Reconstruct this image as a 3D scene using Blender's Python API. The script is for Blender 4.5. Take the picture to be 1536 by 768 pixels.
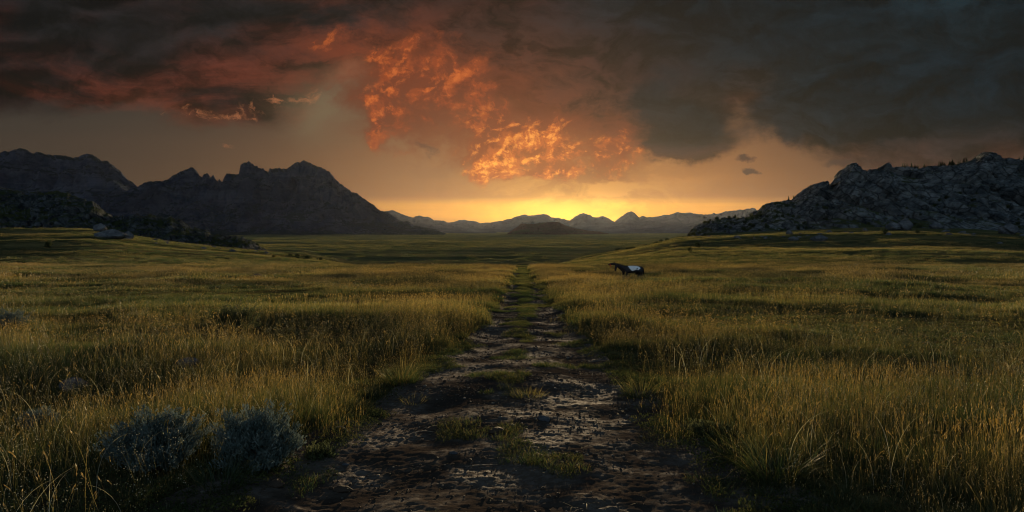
import bpy, bmesh, math, random
import numpy as np
from mathutils import Vector, Matrix

random.seed(7)
rng = np.random.default_rng(11)
for o in list(bpy.data.objects):
    bpy.data.objects.remove(o)
scene = bpy.context.scene
COL = scene.collection
R = math.radians

# ------------------------------------------------------------------ camera
CAM_H = 2.0
PITCH = R(2.234)
F = 1000.0
cam_d = bpy.data.cameras.new('camera')
cam = bpy.data.objects.new('camera', cam_d)
COL.objects.link(cam)
cam.location = (0, 0, CAM_H)
cam.rotation_euler = (R(90) - PITCH, 0, 0)
cam_d.sensor_width = 36
cam_d.lens = 36 * F / 1536
cam_d.clip_start = 0.05
cam_d.clip_end = 60000
scene.camera = cam

# ------------------------------------------------------------------ light and exposure
SUN_AZ = R(5.0)         # to the right of the view axis
SUN_EL = R(2.9)
scene.view_settings.view_transform = 'Standard'
scene.view_settings.look = 'None'
scene.view_settings.gamma = 1
scene.view_settings.use_curve_mapping = False
scene.view_settings.exposure = 0.75
SKY_STRENGTH = 0.1
SKY_GAIN = 0.60         # keeps the sky the same when the exposure moves
HAZE_DENSITY = 0.0000017
sl = bpy.data.lights.new('sun', 'SUN')
sl.energy = 4.7
sl.angle = R(0.53)
sl.color = (1.0, 0.74, 0.43)
so = bpy.data.objects.new('sun', sl)
COL.objects.link(so)
sun_dir = Vector((math.sin(SUN_AZ) * math.cos(SUN_EL), math.cos(SUN_AZ) * math.cos(SUN_EL), math.sin(SUN_EL)))
so.rotation_euler = sun_dir.to_track_quat('Z', 'Y').to_euler()
so.location = (0, 50, 60)
cy = scene.cycles
cy.max_bounces = 6
cy.diffuse_bounces = 3
cy.transmission_bounces = 4
cy.volume_bounces = 1
cy.use_denoising = True
cy.filter_width = 1.1
cy.sample_clamp_indirect = 4


# ------------------------------------------------------------------ node expression helper
class S:
    """a socket with arithmetic"""
    def __init__(self, nt, sock):
        self.nt, self.s = nt, sock

    def _m(self, op, *args):
        n = self.nt.nodes.new('ShaderNodeMath')
        n.operation = op
        for i, a in enumerate((self,) + args):
            if isinstance(a, S):
                self.nt.links.new(a.s, n.inputs[i])
            else:
                n.inputs[i].default_value = a
        return S(self.nt, n.outputs[0])
    def __add__(self, o): return self._m('ADD', o)
    __radd__ = __add__
    def __mul__(self, o): return self._m('MULTIPLY', o)
    __rmul__ = __mul__
    def __sub__(self, o): return self._m('SUBTRACT', o)
    def __rsub__(self, o): return (self * -1.0) + o
    def __truediv__(self, o): return self._m('DIVIDE', o)
    def exp(self): return self._m('EXPONENT')
    def sqrt(self): return self._m('SQRT')
    def abs(self): return self._m('ABSOLUTE')
    def mx(self, o): return self._m('MAXIMUM', o)
    def mn(self, o): return self._m('MINIMUM', o)
    def pw(self, o): return self._m('POWER', o)
    def atan2(self, o): return self._m('ARCTAN2', self if False else o) if False else self._m('ARCTAN2', o)

    def step(self, a, b):
        """smoothstep from a to b"""
        n = self.nt.nodes.new('ShaderNodeMapRange')
        n.interpolation_type = 'SMOOTHSTEP'
        self.nt.links.new(self.s, n.inputs[0])
        if a <= b:
            n.inputs[1].default_value, n.inputs[2].default_value = a, b
            n.inputs[3].default_value, n.inputs[4].default_value = 0, 1
        else:
            n.inputs[1].default_value, n.inputs[2].default_value = b, a
            n.inputs[3].default_value, n.inputs[4].default_value = 1, 0
        return S(self.nt, n.outputs[0])

    def curve(self, pts):
        """piecewise linear lookup"""
        xs = [p[0] for p in pts]
        lo, hi = min(xs), max(xs)
        t = (self - lo) / (hi - lo)
        n = self.nt.nodes.new('ShaderNodeFloatCurve')
        self.nt.links.new(t.s, n.inputs['Value'])
        c = n.mapping.curves[0]
        ys = [p[1] for p in pts]
        ylo, yhi = min(ys), max(ys)
        q = [((x - lo) / (hi - lo), (y - ylo) / (yhi - ylo + 1e-9)) for x, y in pts]
        c.points[0].location = q[0]
        c.points[-1].location = q[-1]
        for p in q[1:-1]:
            c.points.new(*p)
        for p in c.points:
            p.handle_type = 'AUTO_CLAMPED'
        n.mapping.update()
        return S(self.nt, n.outputs[0]) * (yhi - ylo) + ylo


def comb(nt, x, y, z):
    n = nt.nodes.new('ShaderNodeCombineXYZ')
    for i, a in enumerate((x, y, z)):
        if isinstance(a, S):
            nt.links.new(a.s, n.inputs[i])
        else:
            n.inputs[i].default_value = a
    return n.outputs[0]


def noise(nt, vec, scale=1.0, detail=6, rough=0.55, dist=0.0, lac=2.0):
    n = nt.nodes.new('ShaderNodeTexNoise')
    nt.links.new(vec, n.inputs['Vector'])
    n.inputs['Scale'].default_value = scale
    n.inputs['Detail'].default_value = detail
    n.inputs['Roughness'].default_value = rough
    n.inputs['Lacunarity'].default_value = lac
    n.inputs['Distortion'].default_value = dist
    return S(nt, n.outputs['Fac'])


def mixc(nt, f, a, b, mode='MIX'):
    n = nt.nodes.new('ShaderNodeMix')
    n.data_type = 'RGBA'
    n.blend_type = mode
    n.clamp_factor = mode == 'MIX'
    for sock, v in ((n.inputs[0], f), (n.inputs[6], a), (n.inputs[7], b)):
        if isinstance(v, S):
            nt.links.new(v.s, sock)
        elif isinstance(v, bpy.types.NodeSocket):
            nt.links.new(v, sock)
        elif isinstance(v, (int, float)):
            sock.default_value = v
        else:
            sock.default_value = (v[0], v[1], v[2], 1)
    return n.outputs[2]


# ------------------------------------------------------------------ sky
def build_sky():
    w = bpy.data.worlds.new('World')
    scene.world = w
    w.use_nodes = True
    nt = w.node_tree
    nt.nodes.clear()
    out = nt.nodes.new('ShaderNodeOutputWorld')
    bg = nt.nodes.new('ShaderNodeBackground')
    bg.inputs[1].default_value = SKY_STRENGTH
    nt.links.new(bg.outputs[0], out.inputs[0])
    sky = nt.nodes.new('ShaderNodeTexSky')
    sky.sky_type = 'NISHITA'
    sky.sun_disc = False
    sky.sun_elevation = SUN_EL
    sky.sun_rotation = SUN_AZ
    sky.dust_density = 2.0
    tc = nt.nodes.new('ShaderNodeTexCoord')
    sp = nt.nodes.new('ShaderNodeSeparateXYZ')
    nt.links.new(tc.outputs['Generated'], sp.inputs[0])
    dx, dy, dz = (S(nt, sp.outputs[i]) for i in range(3))
    az = dx._m('ARCTAN2', dy)
    e = dz / ((dx * dx + dy * dy).sqrt().mx(0.05))
    # U, V: tangent-like units, (px-768)/1000 and (345-py)/1000 of the photograph near the axis
    U0 = az.mx(-1.3).mn(1.3)._m('TANGENT')
    V0 = e / az.mx(-1.2).mn(1.2)._m('COSINE')
    P = comb(nt, U0, V0 * 1.6, 0.0)
    wz = noise(nt, comb(nt, U0 * 1.0, V0 * 1.6, 3.3), 5.0, 5, 0.6) - 0.5
    wz2 = noise(nt, comb(nt, U0 * 1.0, V0 * 1.6, 7.7), 5.0, 5, 0.6) - 0.5
    fine = noise(nt, comb(nt, U0, V0 * 1.3, 1.7), 34.0, 6, 0.62) - 0.5
    U = U0 + wz * 0.12 + fine * 0.03
    V = V0 + wz2 * 0.08 + fine * 0.022

    def px(x): return (x - 768) / 1000
    def py(y): return (345 - y) / 1000
    def blob(x, y, rx, ry, rot=0.0, u=U, v=V):
        a = u - px(x)
        b = v - py(y)
        c, s = math.cos(rot), math.sin(rot)
        p = (a * c + b * s) / (rx / 1000)
        q = (b * c - a * s) / (ry / 1000)
        return ((p * p + q * q) * -1.0).exp()
    def bsum(*bl):
        t = bl[0]
        for b in bl[1:]:
            t = t + b
        return t

    g = SKY_GAIN * 10.0
    def C(r, gg, b, k=1.0): return (r * g * k, gg * g * k, b * g * k)
    # clear air behind the clouds
    hs = 0.087
    streak = noise(nt, comb(nt, U0 * 1.2, V0 * 34.0, 0.3), 1.0, 4, 0.55)
    streakb = noise(nt, comb(nt, U0 * 2.2 + wz, V0 * 90.0, 5.3), 1.0, 4, 0.6)
    du = (U0 - hs)
    base = mixc(nt, (V0 + (streak - 0.5) * 0.05).step(0.02, 0.26), C(0.20, 0.092, 0.040), C(0.046, 0.040, 0.032))
    side = ((du * du) / (0.52 * 0.52) * -1.0).exp()
    base = mixc(nt, side * 0.85 + 0.15, C(0.028, 0.028, 0.025), base)
    # warm veil round the sun
    gl = ((du * du) / (0.29 * 0.29) * -1.0).exp() * ((V0.abs() / -0.13).exp())
    col = mixc(nt, gl * (0.75 + (streak - 0.5) * 0.7), base, C(0.80, 0.30, 0.080))
    # bright yellow band over the far ridges, with a soft upper edge
    band = (V0 + (streakb - 0.5) * 0.012).step(0.052, 0.036) * ((du * du) / (0.27 * 0.27) * -1.0).exp()
    col = mixc(nt, band * (streakb * 0.9 + 0.50).mn(1.0), col, C(1.15, 0.49, 0.055))
    lowgrey = (V0).step(0.024, 0.012) * ((du.abs()).step(0.06, 0.25))
    col = mixc(nt, lowgrey * 0.6, col, C(0.30, 0.13, 0.065))
    core = blob(855, 322, 80, 26, 0, U0, V0) * 1.1 + blob(855, 300, 170, 60, 0, U0, V0) * 0.35
    col = mixc(nt, core, col, C(0.95, 0.50, 0.07), 'ADD')
    # --- high dark deck
    edge = U0.curve([(-1.0, 0.155), (-0.77, 0.178), (-0.60, 0.172), (-0.50, 0.160), (-0.38, 0.150), (-0.30, 0.178),
                     (-0.20, 0.215), (-0.16, 0.205), (-0.05, 0.20), (0.03, 0.15), (0.10, 0.122), (0.20, 0.118),
                     (0.27, 0.108), (0.31, 0.130), (0.36, 0.165), (0.40, 0.125), (0.50, 0.100), (0.60, 0.088), (0.8, 0.085), (1.0, 0.09)])
    nbig = noise(nt, comb(nt, U0, V0 * 2.4, 9.1), 5.0, 8, 0.6, 0.3)
    nbig2 = noise(nt, comb(nt, U0 * 1.0, V0 * 1.4, 2.1), 2.3, 6, 0.6, 0.6)
    deckd = V0 - edge + (nbig - 0.5) * 0.11 + fine * 0.018
    deck = deckd.step(-0.018, 0.022)
    leftness = U0.step(0.22, -0.12)
    rv = noise(nt, comb(nt, U0 * 0.8 + V0 * 0.5, V0 * 2.2, 4.4), 4.6, 8, 0.64, 0.6)
    rv2 = noise(nt, comb(nt, U0 * 0.7, V0 * 1.4, 14.4), 3.0, 5, 0.5, 0.6)
    dcl = mixc(nt, rv.step(0.42, 0.66), C(0.0115, 0.0060, 0.0058), C(0.080, 0.018, 0.0100))
    dcl = mixc(nt, (V0.step(0.18, 0.30)) * rv2.step(0.60, 0.40), dcl, C(0.0085, 0.0082, 0.009))
    dcr = mixc(nt, rv2.step(0.35, 0.68), C(0.0016, 0.0056, 0.0090), C(0.0062, 0.0138, 0.0180))
    dcr = mixc(nt, deckd.step(0.10, 0.0) * 0.75, dcr, C(0.036, 0.020, 0.016))
    dc = mixc(nt, leftness, dcr, dcl)
    # billows of the deck, brighter where they turn to the low sun
    ba = noise(nt, comb(nt, U0 + wz * 0.2, V0 * 2.0 + wz2 * 0.2, 41.0), 6.5, 9, 0.62, 0.4)
    bb = noise(nt, comb(nt, U0 + wz * 0.2 + 0.016, V0 * 2.0 + wz2 * 0.2 - 0.03, 41.0), 6.5, 9, 0.62, 0.4)
    bl = ((ba - bb) * 6.0 + 0.92 + (ba - 0.5) * 1.0).mx(0.35).mn(1.9)
    vm = nt.nodes.new('ShaderNodeVectorMath')
    vm.operation = 'SCALE'
    nt.links.new(dc, vm.inputs[0]); nt.links.new(bl.s, vm.inputs['Scale'])
    dc = vm.outputs[0]
    # the lit lower hem of the deck
    hem = deckd.step(-0.02, 0.0) * deckd.step(0.05, 0.005) * (U0.step(-0.75, -0.30) * U0.step(0.30, 0.16) * 0.75 + 0.12)
    dc = mixc(nt, hem * nbig2.step(0.35, 0.6), dc, C(0.30, 0.085, 0.038))
    col = mixc(nt, deck * 0.96, col, dc)
    # grey-olive gaps and soft ochre glow under the deck on the left
    gap = blob(500, 160, 60, 45, 0.4)
    col = mixc(nt, gap * 0.55, col, C(0.20, 0.155, 0.085))
    # reddish lift in the upper middle
    col = mixc(nt, blob(560, 90, 190, 85, -0.3) * rv.step(0.35, 0.6) * bl.mn(1.3) * 0.75, col, C(0.16, 0.036, 0.016))
    col = mixc(nt, blob(820, 190, 190, 110, -0.4) * bl.mn(1.3) * 0.72, col, C(0.135, 0.038, 0.020))
    col = mixc(nt, blob(650, 250, 120, 50, 0) * 0.45, col, C(0.28, 0.15, 0.075))
    # --- burning clouds: relief lit from the low sun
    def relief(sc, z, k):
        a = noise(nt, comb(nt, U0 + wz * 0.05, V0 * 1.15 + wz2 * 0.05, z), sc, 9, 0.64, 0.25)
        b = noise(nt, comb(nt, U0 + wz * 0.05 + k, V0 * 1.15 + wz2 * 0.05 - k * 1.1, z), sc, 9, 0.64, 0.25)
        return a, a - b
    fa, fr = relief(15.0, 21.0, 0.010)
    fb, fr2 = relief(36.0, 25.0, 0.004)
    fm = bsum(blob(590, 130, 17, 60, -0.25) * 0.95, blob(568, 185, 12, 32, 0.0) * 0.7, blob(545, 82, 60, 22, -0.5) * 0.40,
              blob(655, 130, 62, 38, 0.05) * 0.9, blob(715, 145, 18, 45, 0.1) * 0.75, blob(740, 205, 30, 55, 0.3) * 0.9,
              blob(785, 220, 72, 36, -0.12) * 1.05, blob(880, 222, 85, 26, -0.05) * 0.78, blob(800, 258, 62, 12, 0.0) * 0.8, blob(818, 180, 14, 36, 0) * 0.6,
              blob(590, 210, 26, 22, 0.5) * 0.42, blob(735, 250, 22, 20, 0) * 0.5, blob(930, 215, 40, 16, -0.1) * 0.45, blob(655, 68, 34, 9, 0) * 0.35, blob(505, 75, 40, 16, -0.4) * 0.32)
    fm = fm.mn(1.1)
    near = blob(805, 250, 140, 55, 0, U0, V0).mn(1.0)
    # soft red vapour
    wide = bsum(blob(600, 130, 70, 80, -0.2), blob(700, 150, 110, 80, 0), blob(840, 205, 150, 60, -0.1)).mn(1.0)
    col = mixc(nt, (wide + (fa - 0.5) * 1.6 + (ba - 0.5)).step(0.25, 0.95) * wide.step(0.05, 0.4) * 0.65, col, mixc(nt, near, C(0.14, 0.032, 0.013), C(0.34, 0.095, 0.026)))
    veil = (fm * 0.9 + (fa - 0.5) * 2.2 + (nbig - 0.5) * 1.4).step(0.08, 0.85) * fm.step(0.02, 0.22)
    vcol = mixc(nt, near, C(0.26, 0.052, 0.016), C(0.56, 0.140, 0.028))
    vcol = mixc(nt, (fr * 7.0 + 0.45).step(0.1, 0.9), mixc(nt, 0.5, vcol, C(0.06, 0.024, 0.017)), vcol)
    col = mixc(nt, veil * 0.92, col, vcol)
    # bright curled tops and torn edges
    curl = noise(nt, comb(nt, U + fine * 0.02, V * 1.1 + wz * 0.05, 31.0), 40.0, 7, 0.66, 0.9)
    lit = (fr * 9.0 + fr2 * 12.0 + (curl - 0.5) * 2.0 + fm * 0.55 - 0.25)
    mk = (fm * 0.66 + (fa - 0.5) * 2.8 + (curl - 0.5) * 0.7 + (ba - 0.5) * 1.0).step(0.15, 1.15) * fm.step(0.02, 0.22)
    hot1 = mixc(nt, near, C(0.42, 0.088, 0.019), C(0.80, 0.20, 0.030))
    hot2 = mixc(nt, near, C(0.62, 0.145, 0.028), C(1.45, 0.60, 0.085))
    col = mixc(nt, mk * lit.step(-0.1, 1.3) * 0.9, col, hot1)
    col = mixc(nt, mk * lit.step(0.6, 2.3) * 0.9, col, hot2)
    # ember flecks on the left deck hem and beyond
    em = bsum(blob(340, 172, 70, 9, 0.05) * 0.8, blob(440, 148, 34, 9, 0.1) * 0.7, blob(490, 150, 30, 28, 0) * 0.35, blob(345, 222, 26, 7, -0.2) * 0.5,
              blob(640, 70, 35, 10, 0) * 0.3)
    em = (em * 0.7 + (curl - 0.5) * 1.6 + (fb - 0.5) * 1.2).step(0.25, 0.85) * em.step(0.03, 0.2)
    col = mixc(nt, em * 0.75, col, C(0.42, 0.15, 0.06))
    # --- separate dark clouds on the right
    dk = bsum(blob(1028, 212, 62, 26, 0.0), blob(990, 150, 80, 55, -0.5) * 0.9, blob(1250, 175, 150, 48, 0.0) * 1.1,
              blob(1400, 130, 230, 55, 0) * 0.8)
    dkm = (dk + (nbig - 0.5) * 1.1 + fine * 0.3).step(0.25, 0.75)
    dcol = mixc(nt, V.step(py(240), py(200)), C(0.040, 0.018, 0.014), C(0.0030, 0.0080, 0.0120))
    vm = nt.nodes.new('ShaderNodeVectorMath')
    vm.operation = 'SCALE'
    nt.links.new(dcol, vm.inputs[0]); nt.links.new(bl.s, vm.inputs['Scale'])
    dcol = vm.outputs[0]
    col = mixc(nt, dkm * 0.88, col, dcol)
    sm = bsum(blob(1110, 258, 17, 8, 0), blob(1105, 236, 24, 7, 0.15) * 0.7, blob(1250, 240, 30, 9, 0.1) * 0.7, blob(640, 220, 45, 9, -0.25) * 0.45)
    col = mixc(nt, (sm + (fb - 0.5) * 0.7).step(0.30, 0.7) * sm.step(0.05, 0.2) * 0.9, col, C(0.060, 0.034, 0.026))
    # behind the viewer: brighter sky added as unseen fill for the shaded meadow
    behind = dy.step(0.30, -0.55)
    fill_sky = mixc(nt, dz.step(-0.05, 0.75), C(0.30, 0.38, 0.43), C(0.12, 0.20, 0.28))
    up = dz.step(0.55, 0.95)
    col = mixc(nt, behind.mx(up * 0.35), col, fill_sky)
    # real sky showing through everywhere a little
    col = mixc(nt, 0.008, col, sky.outputs[0])
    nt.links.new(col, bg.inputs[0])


build_sky()


# ------------------------------------------------------------------ array noise
def _hash(ix, iy, seed):
    h = (ix.astype(np.int64) * 374761393 + iy.astype(np.int64) * 668265263 + seed * 1442695040888963407 % (2 ** 31)) & 0xffffffff
    h = ((h ^ (h >> 13)) * 1274126177) & 0xffffffff
    h = (h ^ (h >> 16)) & 0xffffffff
    return h / 4294967295.0


def vn(x, y, seed=0):
    ix, iy = np.floor(x), np.floor(y)
    fx, fy = x - ix, y - iy
    fx = fx * fx * fx * (fx * (fx * 6 - 15) + 10)
    fy = fy * fy * fy * (fy * (fy * 6 - 15) + 10)
    a, b = _hash(ix, iy, seed), _hash(ix + 1, iy, seed)
    c, d = _hash(ix, iy + 1, seed), _hash(ix + 1, iy + 1, seed)
    return (a * (1 - fx) + b * fx) * (1 - fy) + (c * (1 - fx) + d * fx) * fy - 0.5


def fbm(x, y, seed=0, o=5, g=0.5):
    x, y = np.asarray(x, float), np.asarray(y, float)
    s, a = 0, 1.0
    for i in range(o):
        s = s + a * vn(x + i * 17.3, y - i * 9.1, seed + i)
        x, y = (x * 1.62 - y * 1.18), (x * 1.18 + y * 1.62)
        a *= g
    return s


def ridged(x, y, seed=0, o=5, g=0.55):
    x, y = np.asarray(x, float), np.asarray(y, float)
    s, a = 0, 1.0
    for i in range(o):
        s = s + a * (1 - 2 * 2 * np.abs(vn(x + i * 7.7, y + i * 3.1, seed + i)))
        x, y = (x * 1.62 - y * 1.18), (x * 1.18 + y * 1.62)
        a *= g
    return s * 0.5


def worley(x, y, seed=0):
    """F1, F2-F1 and a cell value"""
    x, y = np.asarray(x, float), np.asarray(y, float)
    ix, iy = np.floor(x), np.floor(y)
    f1 = np.full(x.shape, 9.0); f2 = np.full(x.shape, 9.0); cv = np.zeros(x.shape)
    for a in (-1, 0, 1):
        for b in (-1, 0, 1):
            cx, cyy = ix + a, iy + b
            px_ = cx + _hash(cx, cyy, seed)
            py_ = cyy + _hash(cx, cyy, seed + 77)
            d = np.hypot(px_ - x, py_ - y)
            c = _hash(cx, cyy, seed + 155)
            nearer = d < f1
            f2 = np.where(nearer, f1, np.minimum(f2, d))
            cv = np.where(nearer, c, cv)
            f1 = np.where(nearer, d, f1)
    return f1, f2 - f1, cv


def sstep(x, a, b):
    t = np.clip((x - a) / (b - a), 0, 1)
    return t * t * (3 - 2 * t)


def ray(x, y):
    """photo pixel to (u, v): sideways and upward per metre of depth"""
    a, b = (x - 768) / F, (384 - y) / F
    yy = math.cos(PITCH) + b * math.sin(PITCH)
    zz = -math.sin(PITCH) + b * math.cos(PITCH)
    return a / yy, zz / yy


# ------------------------------------------------------------------ terrain height
_sil = [(-600, 340), (0, 346), (130, 345), (250, 362), (330, 371), (390, 378), (480, 390), (540, 401), (600, 412), (780, 412), (815, 403), (850, 393),
        (880, 386), (950, 372), (1020, 353), (1100, 350), (1200, 344), (1330, 340), (1440, 343), (1536, 350), (2200, 345)]
SIL_U = np.array([ray(*p)[0] for p in _sil])
SIL_V = np.array([ray(*p)[1] for p in _sil])
TR_D = np.array([-40, 0, 5.2, 10, 17, 40, 100, 140, 200])
TR_X = np.array([-1.0, -0.45, -0.15, 0.15, 0.37, 0.75, 1.5, 2.0, 2.6])
TW_D = np.array([-40, 3, 5.2, 8, 12, 17, 30, 100, 200])
TW_W = np.array([2.7, 2.65, 2.5, 2.05, 1.62, 1.36, 1.25, 1.35, 1.3])


def track_off(x, y):
    return (x - np.interp(y, TR_D, TR_X)) / np.interp(y, TW_D, TW_W)


def base_z(x, y):
    x, y = np.asarray(x, float), np.asarray(y, float)
    r = np.hypot(x, y)
    yy = np.where(y > 0, y, 0.3 * y)
    rp = np.where(y > 0, np.maximum(y, r * 0.55), yy)
    plane = -0.037 * np.clip(rp, -20, 112) - 0.00
    plane = plane - np.maximum(0, rp - 112) * 0.11
    u = np.where(y > 1e-3, x / np.maximum(y, 1e-3), np.sign(x) * 3)
    u = np.clip(u, -2.2, 2.2)
    sv = np.interp(u, SIL_U, SIL_V)
    right = sstep(u, -0.1, 0.1)
    Rs = 430 * (1 - right) + 620 * right - 170 * sstep(u, 0.25, 0.08) * right
    top = CAM_H + sv * Rs
    z0 = -6.4
    t = np.clip((y - 135) / (Rs - 135), 0, 1)
    hill = z0 + (top - z0) * (t * 0.75 + 0.25 * t * t * (3 - 2 * t))
    behind = np.maximum(0, y - Rs)
    ridge_side = sstep(np.abs(u - 0.02), 0.24, 0.34)
    fall = np.where(u > 0, 0.13, 0.10)
    hill = hill - np.minimum(behind * fall * (1 - 0.75 * ridge_side), 60)
    valley = -26.0 + 9.0 * fbm(x / 900, y / 420, 5, 4) * sstep(r, 500, 1500)
    far = np.maximum(hill, valley)
    k = 3.0
    far = k * np.logaddexp(hill / k, valley / k) * 1.0
    w = sstep(y, 112, 150)
    z = np.where(y > 150, far, plane * (1 - w) + np.minimum(far, -4.9) * w)
    # gentle ground swell
    und = fbm(x / 26, y / 15, 21, 3) * 0.20 * sstep(r, 10, 45) * (1 - sstep(r, 90, 115))
    und = und + fbm(x / 3.1, y / 3.1, 22, 4) * 0.16 * (1 - sstep(r, 60, 100))
    und = und + fbm(x / 120, y / 60, 23, 4) * 3.2 * sstep(r, 170, 330)
    und = und + fbm(x / 22, y / 40, 24, 3) * 0.5 * sstep(r, 150, 240)
    dip = -0.30 * np.exp(-(((x - 9.6) / 3.5) ** 2 + ((y - 57.5) / 4.0) ** 2))
    return z + und + dip


def ground_z(x, y):
    z = base_z(x, y)
    t = np.abs(track_off(x, y))
    return z - 0.20 * sstep(t, 1.22, 0.85) * (1 - sstep(np.hypot(x, y), 118, 135))


def track_z(x, y, fine=True):
    z = base_z(x, y)
    t = track_off(x, y)
    z = z - 0.065 - 0.035 * (np.exp(-((np.abs(t) - 0.58) / 0.20) ** 2))
    z = z + 0.05 * sstep(np.abs(t), 0.8, 1.1)
    if fine:
        z = z + fbm(x / 0.60, y / 0.40, 31, 3) * 0.015 + fbm(x / 0.09, y / 0.05, 34, 4, .65) * 0.011
        f1, f21, cv = worley(x / 0.085 + fbm(x * 3, y * 3, 5, 2), y / 0.07, 41)
        m = sstep(fbm(x / 0.9, y / 0.7, 45, 3), -0.02, 0.22)
        z = z + m * np.clip(0.42 - f1, 0, 1) * 0.040 * (cv > 0.5)
    return z


# ------------------------------------------------------------------ object helpers
def link_mesh(name, me, mat=None, parent=None, smooth=False):
    o = bpy.data.objects.new(name, me)
    COL.objects.link(o)
    if mat:
        for m in (mat if isinstance(mat, (list, tuple)) else [mat]):
            me.materials.append(m)
    if parent:
        o.parent = parent
    if smooth:
        me.polygons.foreach_set('use_smooth', np.ones(len(me.polygons), bool))
    return o


def grid_mesh(name, X, Y, Z):
    nr, nc = X.shape
    me = bpy.data.meshes.new(name)
    co = np.stack([X, Y, Z], -1).reshape(-1, 3)
    i = np.arange(nr * nc).reshape(nr, nc)
    f = np.stack([i[:-1, :-1], i[:-1, 1:], i[1:, 1:], i[1:, :-1]], -1).reshape(-1, 4)
    fast_mesh(me, co, f)
    return me


def fast_mesh(me, co, faces, mats=None):
    n, k = faces.shape
    me.vertices.add(len(co))
    me.vertices.foreach_set('co', np.asarray(co, np.float32).ravel())
    me.loops.add(n * k)
    me.loops.foreach_set('vertex_index', faces.astype(np.int32).ravel())
    me.polygons.add(n)
    me.polygons.foreach_set('loop_start', (np.arange(n) * k).astype(np.int32))
    if mats is not None:
        me.polygons.foreach_set('material_index', mats.astype(np.int32))
    me.update(calc_edges=True)
    me.validate()


def tag(o, label=None, cat=None, group=None, kind=None):
    if label: o['label'] = label
    if cat: o['category'] = cat
    if group: o['group'] = group
    if kind: o['kind'] = kind
    return o


def empty(name, loc, rz=0, sc=1):
    o = bpy.data.objects.new(name, None)
    COL.objects.link(o)
    o.empty_display_size = 0.1
    o.location = loc
    o.rotation_euler = (0, 0, rz)
    o.scale = (sc, sc, sc)
    return o


def copy_tree(o, parent=None):
    c = o.copy()
    COL.objects.link(c)
    c.parent = parent
    for ch in [k for k in bpy.data.objects if k.parent == o]:
        copy_tree(ch, c)
    return c


def new_mat(name):
    m = bpy.data.materials.new(name)
    m.use_nodes = True
    nt = m.node_tree
    nt.nodes.clear()
    out = nt.nodes.new('ShaderNodeOutputMaterial')
    return m, nt, out


def principled(nt, out, col, rough=0.9, spec=0.3, bump=None, bstr=0.5, bdist=0.1, sheen=0.0):
    p = nt.nodes.new('ShaderNodeBsdfPrincipled')
    if isinstance(col, bpy.types.NodeSocket):
        nt.links.new(col, p.inputs['Base Color'])
    else:
        p.inputs['Base Color'].default_value = (*col, 1)
    if isinstance(rough, S):
        nt.links.new(rough.s, p.inputs['Roughness'])
    else:
        p.inputs['Roughness'].default_value = rough
    if isinstance(spec, S):
        nt.links.new(spec.s, p.inputs['Specular IOR Level'])
    else:
        p.inputs['Specular IOR Level'].default_value = spec
    if sheen:
        p.inputs['Sheen Weight'].default_value = sheen
    if bump is not None:
        b = nt.nodes.new('ShaderNodeBump')
        b.inputs['Strength'].default_value = bstr
        b.inputs['Distance'].default_value = bdist
        nt.links.new(bump.s, b.inputs['Height'])
        nt.links.new(b.outputs[0], p.inputs['Normal'])
    nt.links.new(p.outputs[0], out.inputs['Surface'])
    return p


def geopos(nt):
    g = nt.nodes.new('ShaderNodeNewGeometry')
    s = nt.nodes.new('ShaderNodeSeparateXYZ')
    nt.links.new(g.outputs['Position'], s.inputs[0])
    return g.outputs['Position'], S(nt, s.outputs[0]), S(nt, s.outputs[1]), S(nt, s.outputs[2])


# ------------------------------------------------------------------ materials
def mat_ground():
    m, nt, out = new_mat('dry_meadow')
    P, x, y, z = geopos(nt)
    n1 = noise(nt, comb(nt, x * 0.006, y * 0.022, 0.0), 1.0, 8, 0.62, 0.6)
    n2 = noise(nt, comb(nt, x * 0.05, y * 0.11, 3.0), 1.0, 6, 0.6, 0.3)
    n3 = noise(nt, P, 3.0, 6, 0.65)
    c = mixc(nt, n1.step(0.38, 0.62), (0.060, 0.068, 0.030), (0.165, 0.130, 0.055))
    c = mixc(nt, n2.step(0.42, 0.65) * 0.6, c, (0.075, 0.062, 0.028))
    # bare soil between the plants close by
    near = y.step(140, 60)
    c = mixc(nt, near * n3.step(0.35, 0.7), c, (0.035, 0.026, 0.017))
    val = y.step(350, 1500)
    c = mixc(nt, val * 0.6, c, (0.14, 0.16, 0.09))
    n4 = noise(nt, comb(nt, x * 0.02, y * 0.035, 8.0), 1.0, 7, 0.65)
    hb = noise(nt, comb(nt, x * 0.5, y * 0.8, z * 0.5), 1.0, 8, 0.7)
    b = hb * 1.0 + n2 * 2.0 + n4 * y.step(300, 900) * 22.0
    principled(nt, out, c, 1.0, 0.0, b, 0.9, 0.8)
    return m


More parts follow.
